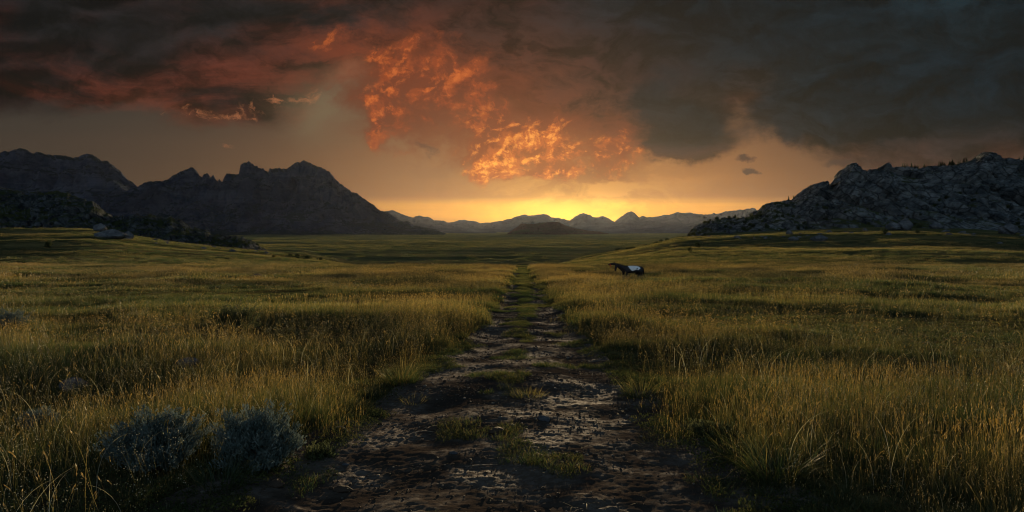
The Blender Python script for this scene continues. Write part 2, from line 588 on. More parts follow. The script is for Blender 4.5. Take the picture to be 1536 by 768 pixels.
def mat_track():
    m, nt, out = new_mat('packed_earth')
    P, x, y, z = geopos(nt)
    n1 = noise(nt, P, 1.1, 7, 0.6, 0.4)
    n2 = noise(nt, P, 14.0, 7, 0.7)
    n3 = noise(nt, P, 70.0, 4, 0.7)
    c = mixc(nt, n1.step(0.35, 0.65), (0.040, 0.032, 0.027), (0.088, 0.070, 0.056))
    c = mixc(nt, n2.step(0.50, 0.72) * 0.6, c, (0.022, 0.017, 0.013))
    c = mixc(nt, n3.step(0.60, 0.75) * 0.45, c, (0.10, 0.08, 0.06))
    rough = n1.step(0.62, 0.42) * 0.25 + 0.58 + n2 * 0.2
    b = n2 * 0.7 + n3 * 0.3
    p = principled(nt, out, c, 1.0, 0.0, b, 0.9, 0.02)
    # damp smooth patches take a dull sheen
    g = nt.nodes.new('ShaderNodeBsdfGlossy')
    nt.links.new(rough.s, g.inputs['Roughness'])
    nt.links.new(p.inputs['Normal'].links[0].from_socket, g.inputs['Normal'])
    mx = nt.nodes.new('ShaderNodeMixShader')
    nt.links.new((n1.step(0.42, 0.62) * n2.step(0.40, 0.62) * 0.10).s, mx.inputs[0])
    nt.links.new(p.outputs[0], mx.inputs[1]); nt.links.new(g.outputs[0], mx.inputs[2])
    nt.links.new(mx.outputs[0], out.inputs['Surface'])
    return m


def mat_blade(name, green, dry, tip, dryness=0.5, trans=0.45):
    m, nt, out = new_mat(name)
    P, x, y, z = geopos(nt)
    n1 = noise(nt, comb(nt, x * 0.09, y * 0.17, 0.0), 1.0, 4, 0.6, 0.5)
    n2 = noise(nt, P, 0.9, 3, 0.6)
    at = nt.nodes.new('ShaderNodeAttribute')
    at.attribute_name = 'tint'
    sc = nt.nodes.new('ShaderNodeSeparateColor')
    nt.links.new(at.outputs['Color'], sc.inputs[0])
    tr, th, tk = (S(nt, sc.outputs[i]) for i in range(3))
    f = ((n1 - 0.5) * 3.4 + (n2 - 0.5) * 1.0 + (tr - 0.5) * 0.9 + dryness + ((x * x) * -0.012).exp() * 0.30 + y.step(600, 1200) * 0.30 + (((x - 75.0) * (x - 75.0)) * -0.0003).exp() * y.step(150, 260) * y.step(800, 600) * 0.55).mx(0).mn(1)  # drier gold also paints in sunlight beside the track and on the right slope
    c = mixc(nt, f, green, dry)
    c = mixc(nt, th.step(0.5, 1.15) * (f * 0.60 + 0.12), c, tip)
    d = nt.nodes.new('ShaderNodeBsdfDiffuse')
    t = nt.nodes.new('ShaderNodeBsdfTranslucent')
    g = nt.nodes.new('ShaderNodeBsdfGlossy')
    g.inputs['Roughness'].default_value = 0.42
    g.inputs['Color'].default_value = (0.5, 0.5, 0.45, 1)
    nt.links.new(c, d.inputs[0])
    tc_ = mixc(nt, 1.0, c, (1.12, 1.22, 0.8), 'MULTIPLY')
    nt.links.new(tc_, t.inputs[0])
    mx = nt.nodes.new('ShaderNodeMixShader')
    mx.inputs[0].default_value = trans
    nt.links.new(d.outputs[0], mx.inputs[1]); nt.links.new(t.outputs[0], mx.inputs[2])
    m2 = nt.nodes.new('ShaderNodeMixShader')
    m2.inputs[0].default_value = 0.05
    nt.links.new(mx.outputs[0], m2.inputs[1]); nt.links.new(g.outputs[0], m2.inputs[2])
    nt.links.new(m2.outputs[0], out.inputs['Surface'])
    return m


def mat_rock(name, a, b, scale=1.0, veg=0.0, bd=1.0, strata=0.0, cracks=0.0, talus=None):
    m, nt, out = new_mat(name)
    P, x, y, z = geopos(nt)
    n1 = noise(nt, P, 0.35 * scale, 8, 0.65, 0.3)
    n2 = noise(nt, comb(nt, x * 0.6 + z * 0.8, y * 0.6, z * 1.6 - x * 0.9), 0.9 * scale, 7, 0.7, 0.5)
    n3 = noise(nt, P, 0.12 * scale, 5, 0.6, 0.4)
    c = mixc(nt, n1.step(0.35, 0.68), a, b)
    c = mixc(nt, n2.step(0.52, 0.36) * 0.5, c, tuple(v * 0.45 for v in a))
    if cracks:
        vo = nt.nodes.new('ShaderNodeTexVoronoi')
        vo.feature = 'DISTANCE_TO_EDGE'
        vo.inputs['Scale'].default_value = cracks
        wv = (n1 - 0.5) * 9.0
        nt.links.new(comb(nt, (x * 0.8 + z * 0.9) + wv, y * 0.5, (z - x * 0.3) * 0.30 + wv), vo.inputs['Vector'])
        cd = S(nt, vo.outputs['Distance'])
        c = mixc(nt, cd.step(0.10, 0.0) * 0.75, c, tuple(v * 0.25 for v in a))
    if strata:
        st = noise(nt, comb(nt, x * 0.0015, y * 0.0015, z * strata), 1.0, 4, 0.6, 0.3)
        c = mixc(nt, st.step(0.55, 0.66) * 0.3, c, tuple(v * 1.5 for v in b))
    if veg:
        g = nt.nodes.new('ShaderNodeNewGeometry')
        sp = nt.nodes.new('ShaderNodeSeparateXYZ')
        nt.links.new(g.outputs['Normal'], sp.inputs[0])
        nz = S(nt, sp.outputs[2])
        vv = (nz * 0.6 + n3 + (n2 - 0.5) * 0.6).step(1.16 - veg, 1.36 - veg)
        c = mixc(nt, vv, c, (0.042, 0.050, 0.022))
    if talus:
        g = nt.nodes.new('ShaderNodeNewGeometry')
        sp = nt.nodes.new('ShaderNodeSeparateXYZ')
        nt.links.new(g.outputs['Normal'], sp.inputs[0])
        c = mixc(nt, (S(nt, sp.outputs[2]) + (n1 - 0.5) * 0.5).step(0.74, 0.90), c, talus)
    h = n1 * 0.8 + n2 * 1.2
    principled(nt, out, c, 1.0, 0.0, h, 0.9, bd)
    return m


def mat_leaf(name, a, b, trans=0.3, sc=2.0):
    m, nt, out = new_mat(name)
    P, x, y, z = geopos(nt)
    n = noise(nt, P, sc, 4, 0.6)
    c = mixc(nt, n.step(0.35, 0.65), a, b)
    d = nt.nodes.new('ShaderNodeBsdfDiffuse')
    t = nt.nodes.new('ShaderNodeBsdfTranslucent')
    nt.links.new(c, d.inputs[0]); nt.links.new(c, t.inputs[0])
    mx = nt.nodes.new('ShaderNodeMixShader')
    mx.inputs[0].default_value = trans
    nt.links.new(d.outputs[0], mx.inputs[1]); nt.links.new(t.outputs[0], mx.inputs[2])
    nt.links.new(mx.outputs[0], out.inputs['Surface'])
    return m


def mat_plain(name, col, rough=0.85, spec=0.25, sc=20.0, var=0.35, bd=0.01):
    m, nt, out = new_mat(name)
    tc = nt.nodes.new('ShaderNodeTexCoord')
    n = noise(nt, tc.outputs['Object'], sc, 6, 0.65)
    c = mixc(nt, n.step(0.3, 0.7), tuple(v * (1 - var) for v in col), tuple(v * (1 + var) for v in col))
    principled(nt, out, c, rough, spec, n, 0.6, bd)
    return m


M_GROUND = mat_ground()
M_TRACK = mat_track()
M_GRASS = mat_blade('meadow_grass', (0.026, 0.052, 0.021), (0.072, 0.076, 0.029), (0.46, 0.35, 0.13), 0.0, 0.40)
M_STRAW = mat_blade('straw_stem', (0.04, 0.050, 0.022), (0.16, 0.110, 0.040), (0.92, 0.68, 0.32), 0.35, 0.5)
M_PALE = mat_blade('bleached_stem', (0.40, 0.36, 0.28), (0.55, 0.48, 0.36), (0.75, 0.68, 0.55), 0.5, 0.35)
M_FORB = mat_leaf('low_herb', (0.030, 0.044, 0.018), (0.075, 0.080, 0.030), 0.3, 6.0)
M_SAGE = mat_leaf('sage_leaf', (0.070, 0.098, 0.090), (0.16, 0.20, 0.185), 0.2, 7.0)
M_DARKBUSH = mat_leaf('scrub_leaf', (0.030, 0.040, 0.020), (0.060, 0.070, 0.032), 0.25, 0.6)
M_PINE = mat_leaf('pine_needles', (0.020, 0.032, 0.016), (0.040, 0.055, 0.026), 0.15, 0.5)
M_BARK = mat_plain('bark', (0.10, 0.075, 0.055))
M_DEADWOOD = mat_plain('weathered_wood', (0.24, 0.18, 0.13), 0.8, 0.2, 30.0, 0.5)
M_STONE = mat_rock('field_stone', (0.055, 0.060, 0.070), (0.14, 0.145, 0.16), 9.0, 0.0, 0.03)
M_BOULDER = mat_rock('granite_boulder', (0.065, 0.070, 0.078), (0.17, 0.17, 0.18), 0.6, 0.0, 0.5)
M_RIDGE = mat_rock('ridge_granite', (0.050, 0.058, 0.065), (0.20, 0.21, 0.215), 0.16, 0.16, 2.5, 0.0, 0.11)
M_FOOT = mat_rock('foothill_rock', (0.036, 0.042, 0.046), (0.115, 0.12, 0.125), 0.34, 0.24, 1.6, 0.0, 0.16)
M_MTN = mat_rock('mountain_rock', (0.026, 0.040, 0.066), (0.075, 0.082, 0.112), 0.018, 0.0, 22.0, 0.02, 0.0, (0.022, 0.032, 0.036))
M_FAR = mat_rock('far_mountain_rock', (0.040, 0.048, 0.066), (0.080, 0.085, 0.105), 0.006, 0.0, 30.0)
M_BUTTE = mat_rock('butte_rock', (0.06, 0.034, 0.028), (0.11, 0.06, 0.045), 0.02, 0.12, 12.0)


# ------------------------------------------------------------------ ground sheet
def build_ground():
    azf = np.radians(np.linspace(-56, 56, 560))
    azb = np.radians(np.linspace(56, 304, 90)[1:])
    az = np.concatenate([azf, azb])
    r = np.concatenate([[0.0], np.geomspace(0.6, 24000, 800)])
    A, RR = np.meshgrid(az, r)
    X, Y = RR * np.sin(A), RR * np.cos(A)
    Z = ground_z(X, Y)
    o = link_mesh('ground', grid_mesh('ground', X, Y, Z), M_GROUND, smooth=True)
    tag(o, kind='structure')
    # track sheet
    yy = np.concatenate([np.arange(-6, 3.2, 0.12), 3.2 * np.exp(np.arange(0, math.log(128 / 3.2), 0.0042))])
    tt = np.linspace(-1.16, 1.16, 300)
    T, Yt = np.meshgrid(tt, yy)
    Xt = np.interp(Yt, TR_D, TR_X) + T * np.interp(Yt, TW_D, TW_W)
    Zt = track_z(Xt, Yt)
    # edges dive under the meadow
    Zt = Zt - 0.14 * sstep(np.abs(T), 1.06, 1.16)
    o = link_mesh('dirt_track', grid_mesh('dirt_track', Xt, Yt, Zt), M_TRACK, smooth=True)
    tag(o, kind='structure')


build_ground()


# ------------------------------------------------------------------ mountains
def ridge_mesh(name, prof, D, Wf, Wb, shape, base, mat, nu=500, nt_=150, seed=0, detail=None, jag=0.0, smooth=False, mixw=0.0):
    pu = np.array([ray(*p)[0] for p in prof])
    pv = np.array([ray(*p)[1] for p in prof])
    u = np.linspace(pu[0], pu[-1], nu)
    v = np.interp(u, pu, pv)
    v = v + jag * fbm(u * 85, u * 0, seed + 3, 6, 0.68)
    t = np.concatenate([np.linspace(-1, 0, int(nt_ * 0.78)), np.linspace(0, 1, int(nt_ * 0.22) + 1)[1:]])
    Ug, Tg = np.meshgrid(u, t)
    Vg = np.interp(Ug, u, v)
    end = np.minimum(sstep(Ug, pu[0], pu[0] + 0.03), sstep(-Ug, -pu[-1], -pu[-1] + 0.05))
    top = (CAM_H + Vg * D - base) * end
    Y = D + np.where(Tg < 0, Tg * Wf, Tg * Wb)
    X = Ug * Y
    tn = Tg
    fr = (Tg < 0)
    amp = np.clip(-Tg * 6, 0, 1) * np.clip((Tg + 1) * 4, 0, 1)
    if mixw:
        tn = Tg + mixw * amp * (ridged(X / (Wf * 0.35), Y / (Wf * 1.3), seed, 5) - 0.3)
    h = np.interp(tn, [s[0] for s in shape], [s[1] for s in shape])
    h = np.where(Tg < 0, np.minimum(h, 1.0), np.interp(Tg, [0, 1], [1, 0]))
    Z = base + np.maximum(top, 0) * h - (1 - sstep(top, 0, 9)) * 60
    if detail:
        dX, dY, dZ = detail(X, Y, Z, Tg, top, amp)
        X, Y, Z = X + dX, Y + dY, Z + dZ
    Z = np.where(Tg <= -0.999, base - 4, Z)
    o = link_mesh(name, grid_mesh(name, X, Y, Z), mat, smooth=smooth)
    tag(o, kind='structure')
    return o, (X, Y, Z, Tg)


CLIFF = [(-1, 0), (-.8, .07), (-.6, .20), (-.45, .36), (-.36, .50), (-.31, .70), (-.24, .76), (-.16, .84), (-.12, .94), (0, 1.0)]
SOFT = [(-1, 0), (-.7, .15), (-.4, .45), (-.15, .85), (0, 1)]
ROCKY = [(-1, 0), (-.8, .16), (-.55, .42), (-.3, .72), (-.12, .90), (0, 1)]


def det_mtn(k, seed):
    def f(X, Y, Z, T, top, amp):
        a = ridged(X / (230 * k), Y / (420 * k), seed, 6, 0.55) - 0.4
        b = fbm(X / (50 * k), Z / (18 * k), seed + 9, 4)
        b = b * np.clip((T + .45) * 6, 0, 1)
        return b * 14 * k * amp, -a * 130 * k * amp, a * 46 * k * amp * np.clip(top / 400 / k, 0.1, 1) + b * 5 * amp
    return f


# distant ranges first
far_a = [(520, 335), (575, 318), (590, 316), (605, 322), (620, 325), (630, 323), (645, 325), (655, 331), (680, 333), (690, 330), (710, 330), (720, 334), (745, 332),
         (770, 327), (788, 321), (800, 323), (815, 322), (840, 327), (855, 331), (862, 325), (866, 323), (875, 320), (885, 323), (890, 326), (902, 325), (912, 328),
         (922, 332), (932, 326), (940, 320), (947, 317), (952, 319), (958, 326), (965, 324), (980, 326), (1000, 322), (1015, 319), (1030, 318), (1050, 322), (1075, 321),
         (1090, 316), (1110, 314), (1128, 313), (1145, 318), (1200, 325)]
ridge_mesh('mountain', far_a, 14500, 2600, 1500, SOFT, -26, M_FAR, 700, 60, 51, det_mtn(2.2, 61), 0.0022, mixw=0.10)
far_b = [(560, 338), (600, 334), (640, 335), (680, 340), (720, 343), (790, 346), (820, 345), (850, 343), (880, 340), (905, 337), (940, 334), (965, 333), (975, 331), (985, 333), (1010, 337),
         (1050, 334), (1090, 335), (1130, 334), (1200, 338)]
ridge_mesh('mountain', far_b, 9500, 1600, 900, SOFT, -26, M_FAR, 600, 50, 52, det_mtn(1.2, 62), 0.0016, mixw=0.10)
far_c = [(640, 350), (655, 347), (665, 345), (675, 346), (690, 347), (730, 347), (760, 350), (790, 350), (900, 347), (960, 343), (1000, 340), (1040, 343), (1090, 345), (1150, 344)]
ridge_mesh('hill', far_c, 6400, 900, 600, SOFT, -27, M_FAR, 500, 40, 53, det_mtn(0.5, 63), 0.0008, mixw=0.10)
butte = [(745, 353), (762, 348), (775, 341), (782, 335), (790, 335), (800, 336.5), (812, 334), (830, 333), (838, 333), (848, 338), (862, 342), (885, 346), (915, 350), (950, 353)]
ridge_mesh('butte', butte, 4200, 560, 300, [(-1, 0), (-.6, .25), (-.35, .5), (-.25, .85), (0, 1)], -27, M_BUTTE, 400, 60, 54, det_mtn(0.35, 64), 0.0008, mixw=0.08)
# the two big ones on the left
mesa = [(-700, 240), (-400, 232), (-200, 240), (-60, 232), (0, 228), (12, 226), (30, 224), (42, 226), (50, 232), (55, 228), (68, 233), (85, 232), (100, 233), (112, 235), (122, 232), (138, 232), (144, 236),
        (160, 242), (172, 250), (180, 256), (190, 266), (200, 276), (215, 290), (240, 305), (280, 320), (330, 335)]
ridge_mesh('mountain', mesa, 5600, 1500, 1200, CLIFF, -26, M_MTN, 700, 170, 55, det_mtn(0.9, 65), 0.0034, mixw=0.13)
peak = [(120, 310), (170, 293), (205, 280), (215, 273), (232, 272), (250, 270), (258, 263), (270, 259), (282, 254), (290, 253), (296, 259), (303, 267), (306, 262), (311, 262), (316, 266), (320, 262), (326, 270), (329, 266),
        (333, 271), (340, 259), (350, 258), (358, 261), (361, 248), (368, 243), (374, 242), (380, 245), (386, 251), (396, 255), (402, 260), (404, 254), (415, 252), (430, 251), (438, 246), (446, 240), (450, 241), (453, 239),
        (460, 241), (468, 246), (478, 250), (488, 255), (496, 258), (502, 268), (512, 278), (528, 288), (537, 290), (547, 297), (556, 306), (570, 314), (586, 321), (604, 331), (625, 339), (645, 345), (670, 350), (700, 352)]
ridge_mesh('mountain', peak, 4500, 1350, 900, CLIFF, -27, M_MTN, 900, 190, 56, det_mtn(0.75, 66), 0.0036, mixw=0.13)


def det_rock(k, seed, amp0=1.0, lean=0.9):
    def f(X, Y, Z, T, top, amp):
        am = np.clip((T + 1) * 3, 0, 1) * amp0 * np.clip(top / 14, 0, 1) * (0.60 + 0.40 * np.clip(np.abs(T) * 7, 0, 1))
        a = X * 0.8 + Z * lean
        b = Z - X * 0.25 + Y * 0.25
        f1, e1, c1 = worley(a / (26 * k) + 0.35 * fbm(X / 14, Z / 14, seed, 3), b / (75 * k), seed)
        f2, e2, c2 = worley(a / (8.0 * k) + 0.4 * fbm(X / 5, Z / 5, seed + 1, 3), b / (24 * k), seed + 1)
        f3, e3, c3 = worley(a / (2.9 * k), b / (4.6 * k), seed + 2)
        d = (c1 - .5) * 15 * k + (0.5 - f1) * 20 * k + (c2 - .5) * 5.5 * k + (0.45 - f2) * 7.5 * k + (0.45 - f3) * 1.2 * k
        d = d - 9 * k * np.exp(-e1 / 0.07) - 2.4 * k * np.exp(-e2 / 0.08)
        return d * 0.15 * am, -d * 0.85 * am, d * 0.42 * am
    return f


ridge_prof = [(1000, 356), (1020, 350), (1035, 342), (1050, 337), (1062, 335), (1080, 331), (1100, 331), (1118, 326), (1130, 318), (1142, 310), (1160, 302), (1172, 301), (1186, 302), (1196, 294), (1210, 283), (1222, 277), (1229, 275),
              (1238, 281), (1244, 280), (1250, 266), (1258, 259), (1264, 256), (1270, 250), (1281, 248), (1289, 253), (1291, 259), (1302, 256), (1310, 251), (1322, 245), (1335, 243), (1343, 247), (1356, 251),
              (1372, 253), (1395, 253), (1425, 251), (1445, 247), (1458, 245), (1463, 236), (1470, 231), (1480, 231), (1492, 235), (1500, 240), (1520, 240), (1536, 238), (1600, 232), (1700, 225), (1850, 240), (2000, 250), (2200, 300)]
_, RIDGE = ridge_mesh('rocky_ridge', ridge_prof, 900, 270, 240, ROCKY, -4, M_RIDGE, 1500, 230, 57, det_rock(1.35, 71), 0.0035, mixw=0.05)
foot_prof = [(-700, 270), (-400, 262), (-150, 275), (0, 283), (20, 288), (40, 291), (55, 286), (75, 289), (100, 288), (118, 297), (140, 304), (158, 316), (172, 323), (190, 328), (205, 322), (222, 321), (240, 325), (252, 322), (270, 330),
             (286, 338), (305, 345), (322, 349), (345, 354), (362, 354), (378, 362), (392, 369), (405, 376), (430, 384), (460, 391)]
_, FOOT = ridge_mesh('rocky_foothill', foot_prof, 600, 165, 150, ROCKY, -26, M_FOOT, 1100, 170, 58, det_rock(0.42, 81, 1.0, 0.3), 0.004, mixw=0.05)


# ------------------------------------------------------------------ haze
def build_haze():
    bm = bmesh.new()
    bmesh.ops.create_cube(bm, size=1)
    x0, x1, y0, y1, z0, z1 = -17000, 17000, -2500, 17500, -120, 760
    for v in bm.verts:
        v.co = (x0 if v.co.x < 0 else x1, y0 if v.co.y < 0 else y1, z0 if v.co.z < 0 else z1)
    me = bpy.data.meshes.new('haze')
    bm.to_mesh(me); bm.free()
    m, nt, out = new_mat('haze_air')
    p = nt.nodes.new('ShaderNodeVolumePrincipled')
    p.inputs['Color'].default_value = (0.66, 0.72, 0.80, 1)
    p.inputs['Density'].default_value = HAZE_DENSITY
    p.inputs['Anisotropy'].default_value = 0.66
    nt.links.new(p.outputs[0], out.inputs['Volume'])
    o = link_mesh('haze', me, m)
    tag(o, kind='stuff')


build_haze()


# ------------------------------------------------------------------ blades
def blades_mesh(name, specs, seg, mats):
    """specs: list of arrays per blade: root xy, dir angle, height, lean, width, curl, tint, material"""
    n = len(specs)
    s = np.array(specs, float)
    x0, y0, ang, h, lean, wd, curl, tint, mi = s.T
    k = seg + 1
    tt = np.linspace(0, 1, k)
    # arc: bend angle grows along the blade
    th = lean[:, None] + curl[:, None] * tt[None, :] ** 1.5
    ds = h[:, None] / seg
    hx = np.concatenate([np.zeros((n, 1)), np.cumsum(np.sin(th[:, :-1]) * ds, 1)], 1)
    hz = np.concatenate([np.zeros((n, 1)), np.cumsum(np.cos(th[:, :-1]) * ds, 1)], 1)
    cx = x0[:, None] + np.cos(ang)[:, None] * hx
    cyy = y0[:, None] + np.sin(ang)[:, None] * hx
    rot = rng.uniform(0, math.pi, n)
    wx, wy = np.cos(rot), np.sin(rot)
    w = wd[:, None] * (1 - tt[None, :] ** 1.6 * 0.92) * 0.5
    L = np.stack([cx - wx[:, None] * w, cyy - wy[:, None] * w, hz], -1)
    Rr = np.stack([cx + wx[:, None] * w, cyy + wy[:, None] * w, hz], -1)
    co = np.stack([L, Rr], 2).reshape(-1, 3)          # n,k,2
    base = (np.arange(n) * k * 2)[:, None]
    j = (np.arange(seg) * 2)[None, :]
    f = np.stack([base + j, base + j + 1, base + j + 3, base + j + 2], -1).reshape(-1, 4)
    me = bpy.data.meshes.new(name)
    fast_mesh(me, co, f, np.repeat(mi.astype(int), seg))
    col = np.ones((n, k, 2, 4), np.float32)
    col[..., 0] = tint[:, None, None]
    col[..., 1] = tt[None, :, None]
    a = me.color_attributes.new('tint', 'FLOAT_COLOR', 'POINT')
    a.data.foreach_set('color', col.ravel())
    for m in mats:
        me.materials.append(m)
    me['tips'] = 0
    tips = np.stack([cx[:, -1], cyy[:, -1], hz[:, -1]], -1)
    return me, tips, (cx, cyy, hz)


def add_heads(me, heads, mat_index, seed=0):
    """heads: (pos, dir, length, width, tint) spindle shaped seed heads joined to a blade mesh"""
    r = random.Random(seed)
    bm = bmesh.new()
    bm.from_mesh(me)
    lay = bm.verts.layers.float_color.get('tint')
    for p, d, ln, wd, ti in heads:
        p, d = Vector(p), Vector(d).normalized()
        s = d.orthogonal().normalized()
        q = d.cross(s)
        ring = []
        a0 = r.uniform(0, 2)
        for kk in range(3):
            a = a0 + kk * 2.094
            ring.append(bm.verts.new(p + d * ln * 0.45 + (s * math.cos(a) + q * math.sin(a)) * wd))
        b, t = bm.verts.new(p), bm.verts.new(p + d * ln)
        for vv in ring + [b, t]:
            vv[lay] = (ti, 1.0, 1, 1)
        for kk in range(3):
            f1 = bm.faces.new((b, ring[(kk + 1) % 3], ring[kk])); f1.material_index = mat_index
            f2 = bm.faces.new((t, ring[kk], ring[(kk + 1) % 3])); f2.material_index = mat_index
    bm.to_mesh(me)
    bm.free()
    return me


def tuft(name, n, rad, h0, h1, wd, lean, curl, seg, dry=0.0, stems=0, sh=(0.4, 0.6), heads=True, pale=0.0, hw=1.0):
    sp = []
    for i in range(n):
        rr, a = rad * math.sqrt(random.random()), random.uniform(0, 6.283)
        out = random.gauss(a, 0.9)
        h = random.uniform(h0, h1) * (1.1 - 0.35 * rr / rad)
        m = 1 if random.random() < dry else 0
        sp.append((rr * math.cos(a), rr * math.sin(a), out, h, abs(random.gauss(lean, lean * .6)), wd * random.uniform(.6, 1.3),
                   abs(random.gauss(curl, curl * .6)), random.random(), m))
    ns = len(sp)
    for i in range(stems):
        rr, a = rad * math.sqrt(random.random()), random.uniform(0, 6.283)
        m = 2 if random.random() < pale else 1
        cu = random.choice([0.2, 0.3, 0.5, 0.8]) if m == 1 else random.uniform(1.0, 2.4)
        sp.append((rr * math.cos(a), rr * math.sin(a), random.uniform(0, 6.283), random.uniform(*sh), abs(random.gauss(0.12, 0.1)), wd * 0.55, cu, random.random(), m))
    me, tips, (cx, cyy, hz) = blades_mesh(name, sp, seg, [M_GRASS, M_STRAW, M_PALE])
    if stems and heads:
        hd = []
        for i in range(ns, len(sp)):
            p = Vector((cx[i, -1], cyy[i, -1], hz[i, -1]))
            q = Vector((cx[i, -2], cyy[i, -2], hz[i, -2]))
            d = (p - q).normalized()
            for kk in range(3 if hw < 1.5 else 1):
                dd = d + Vector((random.uniform(-.3, .3), random.uniform(-.3, .3), 0))
                hd.append((p - d * kk * 0.022, dd, random.uniform(0.022, 0.038) * hw, 0.0044 * hw, random.random(), ))
        add_heads(me, hd, 1)
    return me


def specks(name, n, rad, h0, h1, size, mi=2):
    """sparse airy stems carrying tiny pale seed specks"""
    sp = []
    for i in range(n):
        rr, a = rad * math.sqrt(random.random()), random.uniform(0, 6.283)
        sp.append((rr * math.cos(a), rr * math.sin(a), random.uniform(0, 6.283), random.uniform(h0, h1), 0.15, 0.0022, 0.35, random.random(), 1))
    me, tips, (cx, cyy, hz) = blades_mesh(name, sp, 3, [M_GRASS, M_STRAW, M_PALE])
    hd = []
    for i in range(n):
        for kk in range(5):
            t = random.uniform(.55, 1)
            j = min(2, int(t * 3))
            p = Vector((cx[i, j + 1], cyy[i, j + 1], hz[i, j + 1])) + Vector((random.uniform(-.03, .03), random.uniform(-.03, .03), random.uniform(-.04, .02)))
            hd.append((p, (random.uniform(-1, 1), random.uniform(-1, 1), .6), size, size * .35, random.random()))
    add_heads(me, hd, mi)
    return me


def herb(name, n, rad, h, leaf):
    co, f = [], []
    for i in range(n):
        rr, a = rad * math.sqrt(random.random()), random.uniform(0, 6.283)
        hh = h * random.uniform(.3, 1) * (1 - .5 * (rr / rad) ** 2)
        c = Vector((rr * math.cos(a), rr * math.sin(a), hh))
        d = Vector((random.uniform(-1, 1), random.uniform(-1, 1), random.uniform(-.1, 1.0))).normalized()
        s = d.orthogonal().normalized()
        l = leaf * random.uniform(.6, 1.4)
        b = len(co)
        co += [c - d * l * .5, c + s * l * .22, c + d * l * .5, c - s * l * .22]
        f.append((b, b + 1, b + 2, b + 3))
    me = bpy.data.meshes.new(name)
    fast_mesh(me, np.array([tuple(v) for v in co]), np.array(f))
    me.materials.append(M_FORB)
    return me


def stone_mesh(name, sub, squash, rough, seed, mat):
    bm = bmesh.new()
    bmesh.ops.create_icosphere(bm, subdivisions=sub, radius=1)
    P = np.array([v.co[:] for v in bm.verts])
    a = fbm(P[:, 0] * 1.3 + P[:, 2] * .9, P[:, 1] * 1.3 - P[:, 2] * .7, seed, 4) * rough
    b = -np.abs(fbm(P[:, 0] * 2.3 - P[:, 2] * 1.9, P[:, 1] * 2.3 + P[:, 2] * 1.4, seed + 4, 3)) * rough * .5
    for v, k, kk in zip(bm.verts, a, b):
        c = v.co * (1 + k + kk)
        # chop into facets
        for nx, ny, nz, dd in ((.6, .5, .6, .78), (-.7, .1, .7, .8), (.1, -.8, .5, .75), (-.3, .6, .7, .82)):
            n = Vector((nx, ny, nz)).normalized()
            t = c.dot(n) - dd
            if t > 0:
                c = c - n * t * .75
        v.co = (c.x * squash[0], c.y * squash[1], c.z * squash[2])
    me = bpy.data.meshes.new(name)
    bm.to_mesh(me); bm.free()
    if mat: me.materials.append(mat)
    me.polygons.foreach_set('use_smooth', np.ones(len(me.polygons), bool))
    return me


# ------------------------------------------------------------------ scatter through geometry nodes (ground cover that nobody could count)
def scatter(name, sources, pts, scl, rz, idx, tilt=None):
    coll = bpy.data.collections.new(name + '_kinds')
    for i, me in enumerate(sources):
        so_ = bpy.data.objects.new('%s_kind_%02d' % (name, i), me)
        coll.objects.link(so_)
    me = bpy.data.meshes.new(name)
    me.vertices.add(len(pts))
    me.vertices.foreach_set('co', np.asarray(pts, np.float32).ravel())
    a = me.attributes.new('scl', 'FLOAT_VECTOR', 'POINT'); a.data.foreach_set('vector', np.asarray(scl, np.float32).ravel())
    rot = np.zeros((len(pts), 3), np.float32)
    rot[:, 2] = rz
    if tilt is not None:
        rot[:, 0], rot[:, 1] = tilt[:, 0], tilt[:, 1]
    a = me.attributes.new('rot', 'FLOAT_VECTOR', 'POINT'); a.data.foreach_set('vector', rot.ravel())
    a = me.attributes.new('idx', 'INT', 'POINT'); a.data.foreach_set('value', np.asarray(idx, np.int32))
    o = link_mesh(name, me)
    ng = bpy.data.node_groups.new(name + '_scatter', 'GeometryNodeTree')
    ng.interface.new_socket('Geometry', in_out='INPUT', socket_type='NodeSocketGeometry')
    ng.interface.new_socket('Geometry', in_out='OUTPUT', socket_type='NodeSocketGeometry')
    gi, go = ng.nodes.new('NodeGroupInput'), ng.nodes.new('NodeGroupOutput')
    ci = ng.nodes.new('GeometryNodeCollectionInfo')
    ci.inputs['Collection'].default_value = coll
    ci.inputs['Separate Children'].default_value = True
    ip = ng.nodes.new('GeometryNodeInstanceOnPoints')
    ip.inputs['Pick Instance'].default_value = True
    def att(nm, ty):
        n = ng.nodes.new('GeometryNodeInputNamedAttribute')
        n.data_type = ty
        n.inputs['Name'].default_value = nm
        return n.outputs[0]
    e2r = ng.nodes.new('FunctionNodeEulerToRotation')
    L = ng.links.new
    L(gi.outputs[0], ip.inputs['Points'])
    L(ci.outputs[0], ip.inputs['Instance'])
    L(att('idx', 'INT'), ip.inputs['Instance Index'])
    L(att('rot', 'FLOAT_VECTOR'), e2r.inputs[0])
    L(e2r.outputs[0], ip.inputs['Rotation'])
    L(att('scl', 'FLOAT_VECTOR'), ip.inputs['Scale'])
    L(ip.outputs[0], go.inputs[0])
    md = o.modifiers.new('scatter', 'NODES')
    md.node_group = ng
    return o


def polar_points(n, r0, r1, amax=0.78, power=0.0):
    """points spread so that each metre (power 0) gets equal cover; power 1 keeps the cover per pixel equal"""
    q = rng.random(n)
    if power >= 1:
        r = r0 * np.exp(q * math.log(r1 / r0))
    elif power > 0:
        e = 2 - 2 * power
        r = (r0 ** e + q * (r1 ** e - r0 ** e)) ** (1 / e)
    else:
        r = np.sqrt(r0 ** 2 + q * (r1 ** 2 - r0 ** 2))
    a = rng.uniform(-amax, amax, n)
    return r * np.sin(a), r * np.cos(a)


